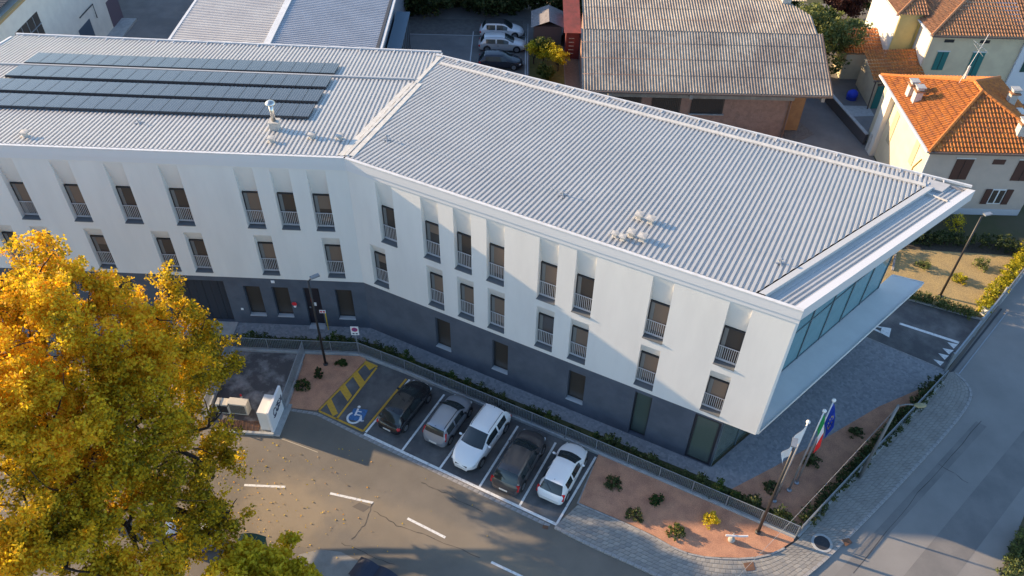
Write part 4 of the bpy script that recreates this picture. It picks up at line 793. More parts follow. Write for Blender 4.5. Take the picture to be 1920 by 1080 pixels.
# ------------------------------------------------------------------ neighbouring buildings
BRICK = mat('hall_brick', (.34, .20, .15), .85, c2=(.27, .16, .12), sc=2, bump=.3, bsc=25, fine=.2); FIBRE = mat('fibre_cement_sheet', (.40, .34, .27), .85, c2=(.27, .22, .18), sc=.35, fine=.2, bsc=3, detail=8)
SLATE = mat('dark_sheet', (.05, .05, .055), .6); TILE = mat('orange_clay_tile', (.50, .17, .03), .8, c2=(.33, .11, .035), sc=2.2, fine=.25, bsc=7, detail=8); TILE2 = mat('weathered_clay_tile', (.36, .175, .085), .85, c2=(.26, .13, .07), sc=2, fine=.3, bsc=7, detail=8)
CREAMW = mat('cream_render', (.64, .55, .38), .85, c2=(.58, .49, .34), sc=1); PINKW = mat('beige_render', (.50, .42, .36), .85, c2=(.45, .38, .33), sc=.8); YELW = mat('yellow_render', (.62, .50, .20), .85, c2=(.55, .44, .18), sc=1); PALEW = mat('pale_render', (.72, .68, .60), .85, c2=(.66, .62, .55), sc=1)
TEAL = mat('teal_shutter', (.02, .16, .15), .6); BROWN = mat('brown_shutter', (.075, .032, .025), .6); GUT = mat('gutter_metal', (.16, .12, .10), .5, .3); CHIM = mat('chimney_render', (.55, .53, .48), .85, c2=(.42, .40, .36), sc=4)
def wallx(px_, py_, x):
    d = ray(px_, py_); t = x/d[0]; return np.array([x, d[1]*t, CAM_H+d[2]*t])
# white workshop, top left
t = thing('white_workshop', (-49, 64, 0), 'pale workshop with dark windows and a side door, top left corner', 'building')
MB().prism([(-58, 44), (-42, 44), (-42, 82.2), (-58, 82.2)], 0, 9.0).build('wall', PALEW, t)
MB().bar((-42.1, 44, 9.08), (-42.1, 82.2, 9.08), .35, .2).build('parapet', mat('ochre_coping', (.42, .28, .12), .8), t)
mb = ribsheet((-57.6, 44, 9.05), (0, 1, 0), (1, 0, .03), (0, 0, 1), 0, 38, .3, [(0, 0), (.3, .0), (.45, .06), (.85, .06)], lambda s: 0, lambda s: 15); mb.build('roof', SLATE, t)
def xwin(q, x, name, m, par, bars=0):
    P_ = [wallx(*p, x) for p in q]; y0, y1 = min(p[1] for p in P_), max(p[1] for p in P_); z0, z1 = min(p[2] for p in P_), max(p[2] for p in P_)
    z0 = max(z0, .02); o = MB().box((x, (y0+y1)/2, (z0+z1)/2), (.08, y1-y0, z1-z0)).build(name, m, par)
    if bars:
        mb = MB()
        for k in range(1, bars): mb.box((x+.06, y0+(y1-y0)*k/bars, (z0+z1)/2), (.06, .06, z1-z0))
        mb.box((x+.065, (y0+y1)/2, (z0+z1)/2), (.06, y1-y0, .06)); mb.build('glazing_bar', STEEL, o)
xwin(((27.8, 62.3), (67.7, 25.7), (84.6, 63)), -42, 'window', GLASS, t, 4); xwin(((147, 58), (167.6, 40), (178.7, 67.7)), -42, 'window', mat('blue_shutter', (.06, .09, .13), .6), t); xwin(((197.7, 5.4), (216.6, 58), (233.6, 40.6)), -42, 'door', mat('violet_door', (.12, .09, .12), .6), t)
MB().box((-41.2, 79.5, .1), (1.6, 5, .22)).build('door_step', COPE, t); MB().tube([(-41.9, 74, 4.0), (-41.85, 77, 4.0), (-41.85, 77, 2.6)], .05).build('pipe', BLACKP, t)
t = thing('added_shade_hall', (-56, 98, 0), 'unseen pale hall block added beyond the workshop to shade the far yard', 'building'); MB().prism([(-70, 84), (-47, 84), (-47, 118), (-70, 118)], 0, 9.5).build('wall', PALEW, t); MB().prism([(-70.3, 83.7), (-46.7, 83.7), (-46.7, 118.3), (-70.3, 118.3)], 9.5, 9.8).build('roof', SLATE, t)  # out-of-view block, added to cast shade over the far yard
# grey twin-roof shed behind the solar panels
t = thing('grey_shed', (-20.5, 70, 0), 'long low-pitched shed with two ribbed grey roofs behind the solar panels', 'building')
MB().prism([(-28.9, 58), (-12.1, 58), (-12.1, 92), (-28.9, 92)], 0, 6.85).build('wall', mat('shed_cladding', (.20, .23, .27), .6), t)
SHED = mat('shed_roof_sheet', (.50, .48, .45), .5, .15, c2=(.44, .42, .40), sc=.5); SHED2 = mat('shed_roof_sheet_grey', (.40, .41, .43), .5, .15, c2=(.35, .36, .38), sc=.5)
pr = [(0, 0), (.3, 0), (.42, .05), (.78, .05), (.9, 0)]
ribsheet((-29.3, 57, 7.0), (0, 1, 0), (1, 0, .09), (0, 0, 1), 0, 37, .33, pr, lambda s: 0, lambda s: 8.55).build('roof', SHED, t); ribsheet((-11.7, 57, 7.0), (0, 1, 0), (-1, 0, .09), (0, 0, 1), 0, 37, .33, pr, lambda s: 0, lambda s: 8.6).build('roof', SHED2, t)
MB().bar((-20.55, 57, 7.86), (-20.55, 94, 7.86), .55, .1).build('ridge_cap', CAP, t); MB().bar((-29.4, 57, 6.95), (-29.4, 94, 6.95), .22, .25).build('gutter', CAP, t); MB().bar((-11.45, 57, 6.92), (-11.45, 94, 6.92), .2, .22).build('gutter', CAP, t); MB().bar((-11.75, 57, 7.02), (-11.75, 94, 7.02), .25, .1).build('verge', SLATE, t)
t = thing('blue_lean_to', (-10.4, 70.5, 0), 'narrow blue grey lean-to against the shed wall', 'shed'); MB().prism([(-11.9, 66), (-10.7, 66), (-10.7, 76), (-11.9, 76)], 0, 4.2).build('wall', mat('lean_to_cladding', (.06, .085, .11), .6), t); MB().bar((-11.2, 65.8, 4.3), (-11.2, 76.2, 4.3), 1.3, .12).build('roof', mat('lean_to_roof', (.13, .19, .25), .5), t)
for k in range(8): MB().box((-10.68, 66.6+k*1.25, 2.1), (.06, .1, 4.1)).build('batten', SLATE, t)
# brick hall with corrugated roof
t = thing('brick_hall', (15.5, 66, 0), 'brick hall with a broken-pitch corrugated brown roof and barred windows', 'building')
EZ = 5.0; x0, x1, ye = 5.45, 26.3, 61.0
MB().prism([(6.2, 62.2), (23.35, 62.2), (23.35, 76), (6.2, 76)], 0, 4.9).build('wall', BRICK, t); MB().prism([(6.0, 61.95), (23.6, 61.95), (23.6, 62.19), (6.0, 62.19)], 3.9, 4.85).build('eave_beam', mat('raw_concrete', (.30, .28, .25), .85, c2=(.24, .22, .2), sc=2), t)
sp = [(k/6, .035*math.cos(2*math.pi*k/6)) for k in range(6)]
y1, z1, y2, z2 = 66.9, 7.5, 71.8, 8.3; s1 = (z1-EZ)/(y1-ye); s2 = (z2-z1)/(y2-y1)
ribsheet((x0, ye, EZ), (1, 0, 0), (0, 1, s1), (0, 0, 1), 0, x1-x0, .245, sp, lambda s: 0, lambda s: y1-ye+.1, 1.55, .025).build('roof', FIBRE, t)
ribsheet((x0+.2, y1, z1+.02), (1, 0, 0), (0, 1, s2), (0, 0, 1), 0, x1-x0-.6, .245, sp, lambda s: 0, lambda s: (y2-y1) - max(0, (s-18.4)*1.2), 1.6, .02).build('roof', FIBRE, t)
ribsheet((x0+.2, 2*y2-y1, z1), (1, 0, 0), (0, -1, s2), (0, 0, 1), 0, x1-x0-.6, .245, sp, lambda s: 0, lambda s: y2-y1).build('roof', FIBRE, t)
MB().bar((x0, ye-.1, EZ-.08), (x1, ye-.1, EZ-.08), .16, .14).build('gutter', GUT, t); MB().bar((x1, ye, EZ), (x1-.05, y1, z1), .1, .2).build('verge', GUT, t)
for x in (7.8, 14.6, 25.6): MB().bar((x, 62.3, 4.65), (x, 60.9, 4.65), .28, .45).build('bracket', MATS['raw_concrete'], t)
MB().tube([(23.45, 62.1, 4.8), (23.45, 62.1, 0)], .09).build('downpipe', mat('brown_pipe', (.22, .12, .085), .6), t)
for a, b_ in ((8.4, 10.7), (11.6, 14.1), (15.0, 17.8), (18.9, 19.0)):
    if b_-a < 1: continue
    o = MB().box(((a+b_)/2, 62.18, 3.05), (b_-a, .08, 1.4)).build('window', GLASS, t)
    mb = MB()
    for k in range(int((b_-a)/.16)): mb.box((a+.08+k*.16, 62.08, 3.05), (.03, .03, 1.4))
    mb.build('window_bars', BLACKP, o); MB().box(((a+b_)/2, 62.08, 2.32), (b_-a+.2, .2, .07)).build('sill', COPE, o)
MB().prism([(23.6, 63.5), (25.2, 63.5), (25.2, 70), (23.6, 70)], 0, 4.6).build('side_wing', mat('ochre_brick', (.38, .20, .09), .85, c2=(.3, .16, .08), sc=2), t)
c = MB(); c.box((24.0, 71.6, 8.7), (.75, .6, 1.3)); c.build('chimney', CHIM, t)
MB().prism([(23.9, 60.9), (26.6, 63), (25.4, 66), (23.7, 66)], -.0, .03).build('rubble_strip', mat('rubble', (.2, .17, .15), .95, c2=(.12, .1, .09), sc=8, bump=.8, bsc=9), t)
# hip-roofed house (near) ------------------------------------------------
def tiled(O, es, ed, up, s0, s1, d0, d1, pitch=.27, row=.40): return ribsheet(O, es, ed, up, s0, s1, pitch, [(0, 0), (.14, .045), (.3, .08), (.46, .05), (.6, 0)], d0, d1, row, .045)
t = thing('hip_roof_house', (35.5, 57, 0), 'two-storey beige house with bright orange hipped tile roof', 'house')
hx0, hx1, hy0, hy1, hz, hk = 31.05, 40.0, 51.9, 62.3, 6.05, .46
MB().prism([(hx0, hy0), (hx1, hy0), (hx1, hy1), (hx0, hy1)], 0, hz).build('wall', PINKW, t); MB().prism([(hx0-.04, hy0+.12), (hx0-.001, hy0+.12), (hx0-.001, hy1), (hx0-.04, hy1)], 0, hz-.05).build('side_wall', CREAMW, t)
MB().prism([(hx0+.05, hy0-.05), (hx1-.05, hy0-.05), (hx1-.05, hy0-.001), (hx0+.05, hy0-.001)], 0, .55).build('plinth', mat('pale_plinth', (.5, .52, .55), .8), t)
ex0, ex1, ey0, ey1 = hx0-.5, hx1+.5, hy0-.5, hy1+.5; Wd = ex1-ex0; hwid = Wd/2; Ln = ey1-ey0
inv = lambda s, l: max(0, min(s, l-s))
nz_ = math.sqrt(1+hk*hk)
for O, es, ed, l, cap_ in (((ex0, ey0, hz), (1, 0, 0), (0, 1, hk), Wd, hwid), ((ex1, ey0, hz), (0, 1, 0), (-1, 0, hk), Ln, hwid), ((ex1, ey1, hz), (-1, 0, 0), (0, -1, hk), Wd, hwid), ((ex0, ey1, hz), (0, -1, 0), (1, 0, hk), Ln, hwid)):
    o = tiled(O, es, ed, (0, 0, 1), 0, l, lambda s: 0, lambda s, l=l: min(inv(s, l), hwid)).build('roof_tiles', TILE, t); o['kind'] = 'stuff'
zr = hz+hk*hwid; rx = (ex0+ex1)/2; r0, r1 = np.array([rx, ey0+hwid, zr]), np.array([rx, ey1-hwid, zr])
def ridge(a, b_, par, m=TILE):
    a, b_ = np.array(a, float), np.array(b_, float); l = np.linalg.norm(b_-a); k = max(1, int(l/.42)); root = None
    for i in range(k):
        p, q = a+(b_-a)*i/k, a+(b_-a)*(i+1.12)/k; MB().tube([p+(0, 0, .03), q+(0, 0, .05)], [.15, .12], 8).build('ridge_tile', m, par)
ridge(r0, r1, t); ridge((ex0, ey0, hz), r0, t); ridge((ex1, ey0, hz), r0, t); ridge((ex0, ey1, hz), r1, t); ridge((ex1, ey1, hz), r1, t)
MB().bar((ex0, ey0-.08, hz-.02), (ex1, ey0-.08, hz-.02), .16, .14).build('gutter', GUT, t); MB().bar((ex0-.08, ey0, hz-.02), (ex0-.08, ey1, hz-.02), .16, .14).build('gutter', CAP, t); MB().prism([(ex0, ey0), (ex1, ey0), (ex1, ey1), (ex0, ey1)], hz-.12, hz-.03).build('eave_board', CAP, t)
MB().tube([(hx0-.1, hy0-.1, hz-.1), (hx0-.1, hy0-.1, 0)], .06).build('downpipe', CAP, t)
def ywin(xa, xb, za, zb_, y, par, shut=BROWN, closed=True, white=False):
    if closed:
        o = MB().box(((xa+xb)/2, y-.03, (za+zb_)/2), (xb-xa, .06, zb_-za)).build('shutter', shut, par); MB().box(((xa+xb)/2, y-.07, (za+zb_)/2), (.03, .03, zb_-za)).build('seam', BLACKP, o); MB().box(((xa+xb)/2, y-.02, zb_+.05), (xb-xa+.16, .05, .1)).build('lintel', CAP, o)
    else:
        w_ = (xb-xa)/4; o = MB().box(((xa+xb)/2, y-.02, (za+zb_)/2), (2*w_, .05, zb_-za)).build('window', mat('white_frame', (.7, .7, .7), .5), par)
        for k in (0, 1): MB().box((xa+w_*(1.5+k), y-.055, (za+zb_)/2), (w_*.75, .02, (zb_-za)*.86)).build('pane', GLASS, o); MB().box((xa+w_*(.45+k*3.1), y-.08, (za+zb_)/2), (w_*.9, .06, zb_-za)).build('shutter', shut, o)
ywin(33.2, 34.5, 3.35, 5.2, hy0, t); ywin(37.9, 39.2, 3.35, 5.2, hy0, t); MB().box((36.4, hy0-.02, 5.0), (.9, .06, .42)).build('vent_grille', BROWN, t); ywin(33.4, 34.7, .9, 2.6, hy0, t); ywin(36.5, 38.6, 1.1, 2.5, hy0, t, closed=False)
for y, za, zb_ in ((54.0, 3.2, 5.4), (58.5, 2.2, 5.0)): o = MB().box((hx0-.06, y, (za+zb_)/2), (.05, .7, zb_-za)).build('side_shutter', mat('cream_shutter', (.42, .36, .24), .7), t)
MB().prism([(hx0-.5, 59.8), (hx0-.045, 59.8), (hx0-.045, 60.8), (hx0-.5, 60.8)], 0, hz-.1).build('flue_stack', PALEW, t)
MB().tube([(hx0-.1, 52.6, 4.6), (hx0-.1, 53.3, 3.4), (hx0-.1, 53.3, 2.4)], .04).build('side_pipe', mat('ochre_pipe', (.4, .25, .05), .6), t)
def chimney(x, y, z, par, s=.55, h=1.0):
    o = MB().box((x, y, z+h/2-.3), (s, s, h+.3)).build('chimney', CHIM, par); MB().box((x, y, z+h-.08), (s*1.35, s*1.35, .1)).build('cap', TILE2, o); MB().box((x, y, z+h+.12), (s*.9, s*.9, .2)).build('pot', CHIM, o); MB().box((x, y, z+h+.26), (s*1.25, s*1.25, .07)).build('cap', COPE, o)
rz_ = lambda x, y: hz+hk*min(x-ex0, ex1-x, y-ey0, ey1-y)
for x, y in ((31.5, 58.9), (31.6, 57.9), (37.6, 53.0), (38.6, 57.2)): chimney(x, y, rz_(x, y), t)
MB().box((39.1, 56.2, rz_(39.1, 56.2)+.12), (.6, .9, .1)).build('roof_window', PALEW, t)
MB().tube([(35.1, 58.6, zr-.2), (35.1, 58.6, zr+.9)], .1).build('flue', CHIM, t)
# aerial
t = thing('tv_aerial', (34.6, 58.2, zr-.3), 'tall television aerial on the orange hipped roof', 'aerial'); MB().tube([(0, 0, 0), (.8, .24, 4.0)], .02, 6).build('mast', RAIL, t, local=True)
for z, l in ((2.9, .9), (2.6, .6)):
    x = z/5; MB().bar((x-l*.7, .2, z+.45), (x+l*.7, .2, z-.35), .025).build('boom', STEEL, t, local=True)
    for k in range(7): f = -1+k/3; MB().bar((x+f*l*.7, 0, z+.05-f*.4), (x+f*l*.7, .45, z+.05-f*.4), .02).build('element', STEEL, t, local=True)
# yellow house behind -----------------------------------------------------
t = thing('yellow_house', (42, 74, 0), 'yellow house with weathered tile roof and teal shutters', 'house')
fx0, fx1, fy0, fy1, fz = 37.1, 45.4, 69.3, 78, 6.75
MB().prism([(fx0, fy0), (fx1, fy0), (fx1, fy1), (fx0, fy1)], 0, fz).build('wall', CREAMW, t); MB().prism([(fx0-.05, fy0+.1), (fx0-.001, fy0+.1), (fx0-.001, 72.1), (fx0-.05, 72.1)], 0, fz-.05).build('side_wall', PALEW, t)
MB().prism([(35.0, 72.2), (37.04, 72.2), (37.04, 79), (35.0, 79)], 0, fz+.4).build('wing_wall', YELW, t); MB().prism([(34.95, 72.3), (34.999, 72.3), (34.999, 79), (34.95, 79)], 0, fz+.35).build('wing_side_wall', PALEW, t)
tiled((fx0-.4, fy0-.5, fz), (1, 0, 0), (0, 1, .42), (0, 0, 1), 0, 9.2, lambda s: max(0, 0), lambda s: min(4.9, max(.05, s*.95)), row=.4).build('roof_tiles', TILE2, t)['kind'] = 'stuff'
tiled((fx0-.4, 78.9, fz), (0, -1, 0), (1, 0, .42), (0, 0, 1), 0, 10.1, lambda s: 0, lambda s: min(4.9, max(.05, (10.1-s)*1.0)), row=.4).build('roof_tiles', TILE2, t)['kind'] = 'stuff'
tiled((34.5, 79.5, fz+.45), (0, -1, 0), (1, 0, .4), (0, 0, 1), 0, 7.6, lambda s: 0, lambda s: min(2.6, max(.05, 7.6-s)), row=.4).build('roof_tiles', TILE2, t)['kind'] = 'stuff'
tiled((34.5, 71.8, fz+.45), (1, 0, 0), (0, 1, .4), (0, 0, 1), 0, 2.9, lambda s: 0, lambda s: min(4, max(.05, s)), row=.4).build('roof_tiles', TILE2, t)['kind'] = 'stuff'
ridge((fx0-.4, fy0-.5, fz), (fx0+4.4, fy0+4.3, fz+2.05), t, TILE2); ridge((34.5, 71.8, fz+.45), (37.0, 74.3, fz+1.45), t, TILE2)
MB().bar((fx0-.4, fy0-.58, fz-.04), (fx1+.3, fy0-.58, fz-.04), .14, .12).build('gutter', GUT, t); MB().bar((fx0-.48, fy0-.5, fz-.04), (fx0-.48, 72, fz-.04), .14, .12).build('gutter', CAP, t); MB().bar((34.42, 71.8, fz+.4), (34.42, 79.5, fz+.4), .14, .12).build('gutter', CAP, t)
ywin(38.1, 39.1, 3.2, 5.0, fy0, t, TEAL); ywin(41.3, 42.4, 2.2, 5.0, fy0, t, TEAL)
for x in (38.7, 41.9): MB().box((x, fy0-.02, 6.05), (.85, .05, .28)).build('vent_slot', BLACKP, t)
MB().tube([(36.9, 72.0, fz), (36.9, 72.0, .5)], .06).build('downpipe', mat('brass_pipe', (.45, .35, .08), .5), t)
MB().box((41.8, fy0-.5, 2.1), (1.9, .9, .1)).build('balcony', COPE, t)
# lean-to annexes in front of the yellow house
t = thing('tiled_annex', (34, 70, 0), 'low annex with sunlit orange tile roof and teal garage door', 'annex')
MB().prism([(32.9, 67.6), (37.0, 68.3), (37.0, 72), (32.9, 72)], 0, 2.7).build('wall', CREAMW, t); MB().box((33.75, 67.72, 1.15), (1.5, .1, 2.3), .17).build('garage_door', TEAL, t); MB().box((33.8, 67.68, 2.5), (1.8, .15, .15), .17).build('lintel', GUT, t)
tiled((32.3, 67.3, 3.0), (1, .13, 0), (-.05, 1, .30), (0, 0, 1), 0, 4.9, lambda s: 0, lambda s: 3.6, row=.4).build('roof_tiles', TILE, t)['kind'] = 'stuff'
MB().bar((32.3, 67.25, 2.96), (37.1, 67.9, 2.96), .12, .12).build('gutter', GUT, t); MB().tube([(32.5, 67.3, 2.9), (32.7, 67.5, 0)], .06).build('downpipe', GUT, t)
t = thing('tiled_shelter', (32.5, 74, 0), 'small orange tiled shelter beside the olive tree', 'annex'); MB().prism([(31.6, 73.0), (35, 73.0), (35, 75.6), (31.6, 75.6)], 0, 2.6).build('wall', CREAMW, t); tiled((31.2, 72.6, 2.9), (1, .04, 0), (0, 1, .32), (0, 0, 1), 0, 3.9, lambda s: 0, lambda s: 3.2, row=.4).build('roof_tiles', TILE, t)['kind'] = 'stuff'
t = thing('white_house', (50, 74, 0), 'white rendered house at the far right edge with green shutter', 'house'); MB().prism([(45.42, 69.1), (56, 69.1), (56, 78), (45.42, 78)], 0, 6.6).build('wall', mat('house_white', (.66, .67, .70), .85), t); tiled((45.3, 68.7, 6.65), (1, 0, 0), (0, 1, .4), (0, 0, 1), 0, 11, lambda s: 0, lambda s: 4.8, row=.4).build('roof_tiles', TILE2, t)['kind'] = 'stuff'; ywin(46.1, 47.2, 3.3, 5.1, 69.1, t, mat('dark_green_shutter', (.02, .07, .06), .6)); MB().box((46.7, 69.08, 6.1), (.6, .05, .25)).build('vent_slot', BLACKP, t)
# garage with flat felt roof behind the roof edge, sheds, garden walls
t = thing('flat_garage', (27, 53, 0), 'low garage with mottled brown flat roof beside the beige house', 'garage'); MB().prism([(23.5, 50.2), (30.7, 49.6), (30.7, 53.2), (24.5, 53.8)], 0, 2.5).build('wall', PINKW, t); MB().prism([(23.3, 50.0), (30.9, 49.4), (30.9, 53.4), (24.3, 54.0)], 2.5, 2.65).build('roof', mat('mottled_felt', (.24, .20, .13), .9, c2=(.16, .14, .10), sc=1.5), t)
t = thing('garden_wall', (30, 62, 0), 'low dark garden wall between the lane and the houses', 'wall'); MB().bar((28.6, 71.5, .5), (30.6, 61.5, .5), .25, 1.0).build('wall', mat('dark_wall', (.08, .075, .08), .85), t); MB().bar((28.6, 71.5, 1.04), (30.6, 61.5, 1.04), .32, .08).build('coping', COPE, t); MB().box((30.75, 60.6, .85), (.5, .5, 1.7)).build('pier', CHIM, t)
sheet('lane_paving', [(30.0, 66), (33, 66.3), (33, 68), (30.2, 68)], .01, COPE)
t = thing('tarpaulin_heap', (31.7, 69.3, 0), 'bright blue tarpaulin heap beside the garden wall', 'tarpaulin'); m_ = MB(); ell(m_, (0, 0, .45), (.55, .45, .5), 10, 6); m_.build('cover', mat('tarp_blue', (.02, .06, .6), .6), t, True, local=True); MB().lathe((0, 0, 0), [(.5, 0), (.45, .3)], 10).build('base', mat('tarp_blue_dark', (.02, .04, .3), .6), t, local=True)
t = thing('garden_shed', (2.9, 79.5, 0), 'small wooden shed with pale grey pitched roof beside the hall', 'shed'); MB().prism([(1.6, 78.2), (4.4, 78.2), (4.4, 81.4), (1.6, 81.4)], 0, 2.2).build('wall', mat('shed_wood', (.14, .11, .10), .85), t); GREYR = mat('grey_felt_roof', (.25, .23, .23), .85, c2=(.18, .17, .17), sc=3); MB().poly([(1.3, 77.9, 2.2), (3.1, 77.9, 2.9), (3.1, 81.7, 2.9), (1.3, 81.7, 2.2)]).build('roof', GREYR, t); MB().poly([(3.1, 77.9, 2.9), (4.7, 77.9, 2.2), (4.7, 81.7, 2.2), (3.1, 81.7, 2.9)]).build('roof', GREYR, t)
t = thing('red_shed', (5.3, 78, 0), 'dark red shed squeezed against the left side of the brick hall', 'shed'); REDW = mat('red_boards', (.17, .03, .03), .75, c2=(.12, .025, .025), sc=3); MB().prism([(4.75, 75.8), (6.15, 75.8), (6.15, 81), (4.75, 81)], 0, 2.9).build('wall', REDW, t); MB().poly([(4.5, 75.4, 2.95), (6.18, 75.4, 2.95), (6.18, 81.3, 3.7), (4.5, 81.3, 3.7)]).build('roof', mat('red_roof', (.26, .06, .05), .7, c2=(.18, .05, .04), sc=2), t)
for z in (.6, 1.0, 1.4, 1.8, 2.2): MB().box((5.3, 75.76, z), (.5, .05, .05)).build('ladder_rung', CHIM, t)
sheet('garden_path', [(4.7, 60), (6.1, 60), (6.1, 75.7), (4.7, 75.7)], .01, mat('brick_path', (.17, .12, .09), .9, c2=(.12, .09, .07), sc=4)); sheet('lawn', [(1.2, 58), (4.6, 58), (4.6, 78), (1.2, 78)], .012, mat('dry_grass', (.12, .11, .03), .95, c2=(.08, .09, .025), sc=3, bump=.6, bsc=30))
fence([(1.0, 62), (1.0, 80)], 'green mesh fence between the back yard bays and the small garden', h=1.5, wall=.05, w=.1)
# ------------------------------------------------------------------ vegetation
BARK = mat('bark', (.045, .035, .028), .95, c2=(.03, .024, .02), sc=6, bump=.6, bsc=14)
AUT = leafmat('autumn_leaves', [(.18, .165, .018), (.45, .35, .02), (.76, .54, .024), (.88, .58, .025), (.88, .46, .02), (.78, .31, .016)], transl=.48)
YGL = leafmat('yellow_green_leaves', [(.11, .14, .014), (.34, .32, .02), (.66, .54, .03), (.84, .64, .04)], transl=.45)
DGL = leafmat('dark_green_leaves', [(.022, .036, .013), (.045, .068, .02), (.075, .10, .03), (.13, .12, .045)], transl=.25)
MGL = leafmat('mid_green_leaves', [(.02, .05, .012), (.05, .09, .018), (.10, .13, .025), (.2, .17, .04)], transl=.3)
RDL = leafmat('dark_red_leaves', [(.025, .012, .012), (.06, .022, .02), (.12, .04, .03), (.17, .08, .04)], transl=.3)
OLV = leafmat('olive_leaves', [(.06, .085, .03), (.11, .14, .045), (.18, .21, .06), (.26, .26, .07)], transl=.3)
def limb(mb, a, b, r0, r1, bend=.12):
    a, b = np.array(a, float), np.array(b, float); l = np.linalg.norm(b-a); o = nrs.normal(size=3)*l*bend; pts = [a+(b-a)*k/6+o*math.sin(math.pi*k/6)*.7+nrs.normal(size=3)*l*.012 for k in range(7)]; mb.tube(pts, [r0+(r1-r0)*k/6 for k in range(7)], 8, caps=False); return pts
def tree(base, fork, lobes, n, per, rad, size, lm, tint, label, name='tree', group=None, tr=.3, inner=.5, jit=.16, twigs=3, sprays=None):
    t = thing(name, tuple(base), label, 'tree', group); mb = MB(); base, fork = np.array(base, float), np.array(fork, float); limb(mb, base, fork, tr, tr*.72, .04)
    for x, y, z, r in lobes:
        p = limb(mb, fork-np.array([0, 0, tr*.4]), (x, y, z), tr*.45, tr*.13)
        for _ in range(twigs): d = nrs.normal(size=3); d[2] = abs(d[2])*.7; d /= np.linalg.norm(d); limb(mb, p[4 if rnd.random() < .5 else 6], np.array([x, y, z])+d*r*.85, tr*.12, tr*.03)
    mb.build('trunk', BARK, t, True); leaves(*((shell(sprays[0], sprays[1], .15), *sprays[2:]) if sprays else (shell(lobes, n, inner), per, rad, size)), tint, 'crown', lm, t, jit=jit); return t
def lob(*ps): return [(*G(p[0], p[1], p[2]), p[3]) for p in ps]
big = lob((60, 530, 12.8, 2.4), (130, 560, 11.8, 2.2), (-30, 550, 13.2, 2.9), (285, 585, 9.4, 2.1), (205, 630, 10.8, 2.6), (335, 615, 8.2, 1.9), (60, 640, 12.2, 3.1), (-60, 700, 13, 3.5), (185, 700, 10, 3.0), (335, 690, 7.6, 2.4), (392, 675, 6.2, 1.7), (90, 800, 10.5, 3.0), (250, 790, 8.6, 2.8), (385, 800, 5.4, 2.0), (-40, 860, 11, 3.2), (150, 900, 9, 2.7), (300, 890, 6.4, 2.2), (405, 890, 4.4, 1.5), (50, 970, 9.2, 2.7), (230, 990, 7.4, 2.2), (350, 950, 5, 1.7), (335, 1000, 4.6, 1.7), (395, 1005, 3.8, 1.2), (428, 965, 3.8, 1.0), (120, 1070, 8.2, 2.6), (270, 1080, 6.8, 2.0), (10, 1100, 9, 2.6))
fine = []
for (x, y, z, r) in big:                       # ragged outline: many small sprays on every bough
    for k in range(12):
        d = nrs.normal(size=3); d /= np.linalg.norm(d); q = np.array([x, y, z])+d*r*np.array([1, 1, .8])*nrs.uniform(.45, 1.0); fine.append((*q, r*nrs.uniform(.26, .5)))
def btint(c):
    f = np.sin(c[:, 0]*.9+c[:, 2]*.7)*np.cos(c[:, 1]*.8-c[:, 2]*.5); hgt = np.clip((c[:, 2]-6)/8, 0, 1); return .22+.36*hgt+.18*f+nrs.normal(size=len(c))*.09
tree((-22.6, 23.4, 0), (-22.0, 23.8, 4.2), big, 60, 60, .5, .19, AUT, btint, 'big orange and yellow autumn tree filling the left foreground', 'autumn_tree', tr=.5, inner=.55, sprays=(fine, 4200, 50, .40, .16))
yb = lob((460, 1050, 3.4, 1.0), (520, 1060, 3.0, .9), (565, 1075, 2.6, .7), (430, 1090, 3.8, 1.1), (505, 1105, 3.4, 1.1), (540, 1015, 2.6, .5), (575, 1110, 2.8, .8))
b = G(520, 1130); tree((b[0], b[1], 0), (b[0], b[1], 1.4), yb, 420, 26, .34, .22, YGL, rtint(.6, 1.), 'yellow-green leafy young tree at the bottom edge beside the containers', 'young_tree', tr=.16, inner=.45)
# fallen leaves
c = []
while len(c) < 380:
    p = (rnd.gauss(420, 150), rnd.gauss(930, 80))
    if 300 < p[0] < 1000 and 830 < p[1] < 1080: c.append(G(*p, .03))
o = leaves(np.array(c), 1, .05, .085, rtint(.3, .8), 'fallen_leaves', AUT, None, flat=.1); tag(o, 'scattered yellow fallen leaves on the road under the tree', 'leaves', kind='stuff')
# trees behind
def blob(x, y, z, r, k, sd, fl=.8): q = np.random.RandomState(sd); return [(x+q.uniform(-1, 1)*r*.75, y+q.uniform(-1, 1)*r*.7, z+q.uniform(-.6, .6)*r*fl, r*q.uniform(.45, .62)) for _ in range(k)]
for i, (x, y, r, lb) in enumerate(((-11.5, 86.5, 3.0, 'dark evergreen at the left end of the dense back hedge line'), (-7.2, 88, 3.4, 'dark evergreen second from left along the back yard'), (-2.6, 87.3, 3.2, 'dark evergreen straight behind the farthest white car'), (1.8, 88.2, 3.3, 'dark evergreen behind the wooden shed'), (6.2, 87.6, 3.2, 'dark evergreen beside the left end of the brick hall roof'))): tree((x, y, 0), (x, y, 1.2), blob(x, y-1.1, 3.2, r*1.12, 11, i, .9), 620, 26, .6, .34, DGL, rtint(.1, .7), lb, 'evergreen_tree', 'evergreens behind the back yard', .2, .6)
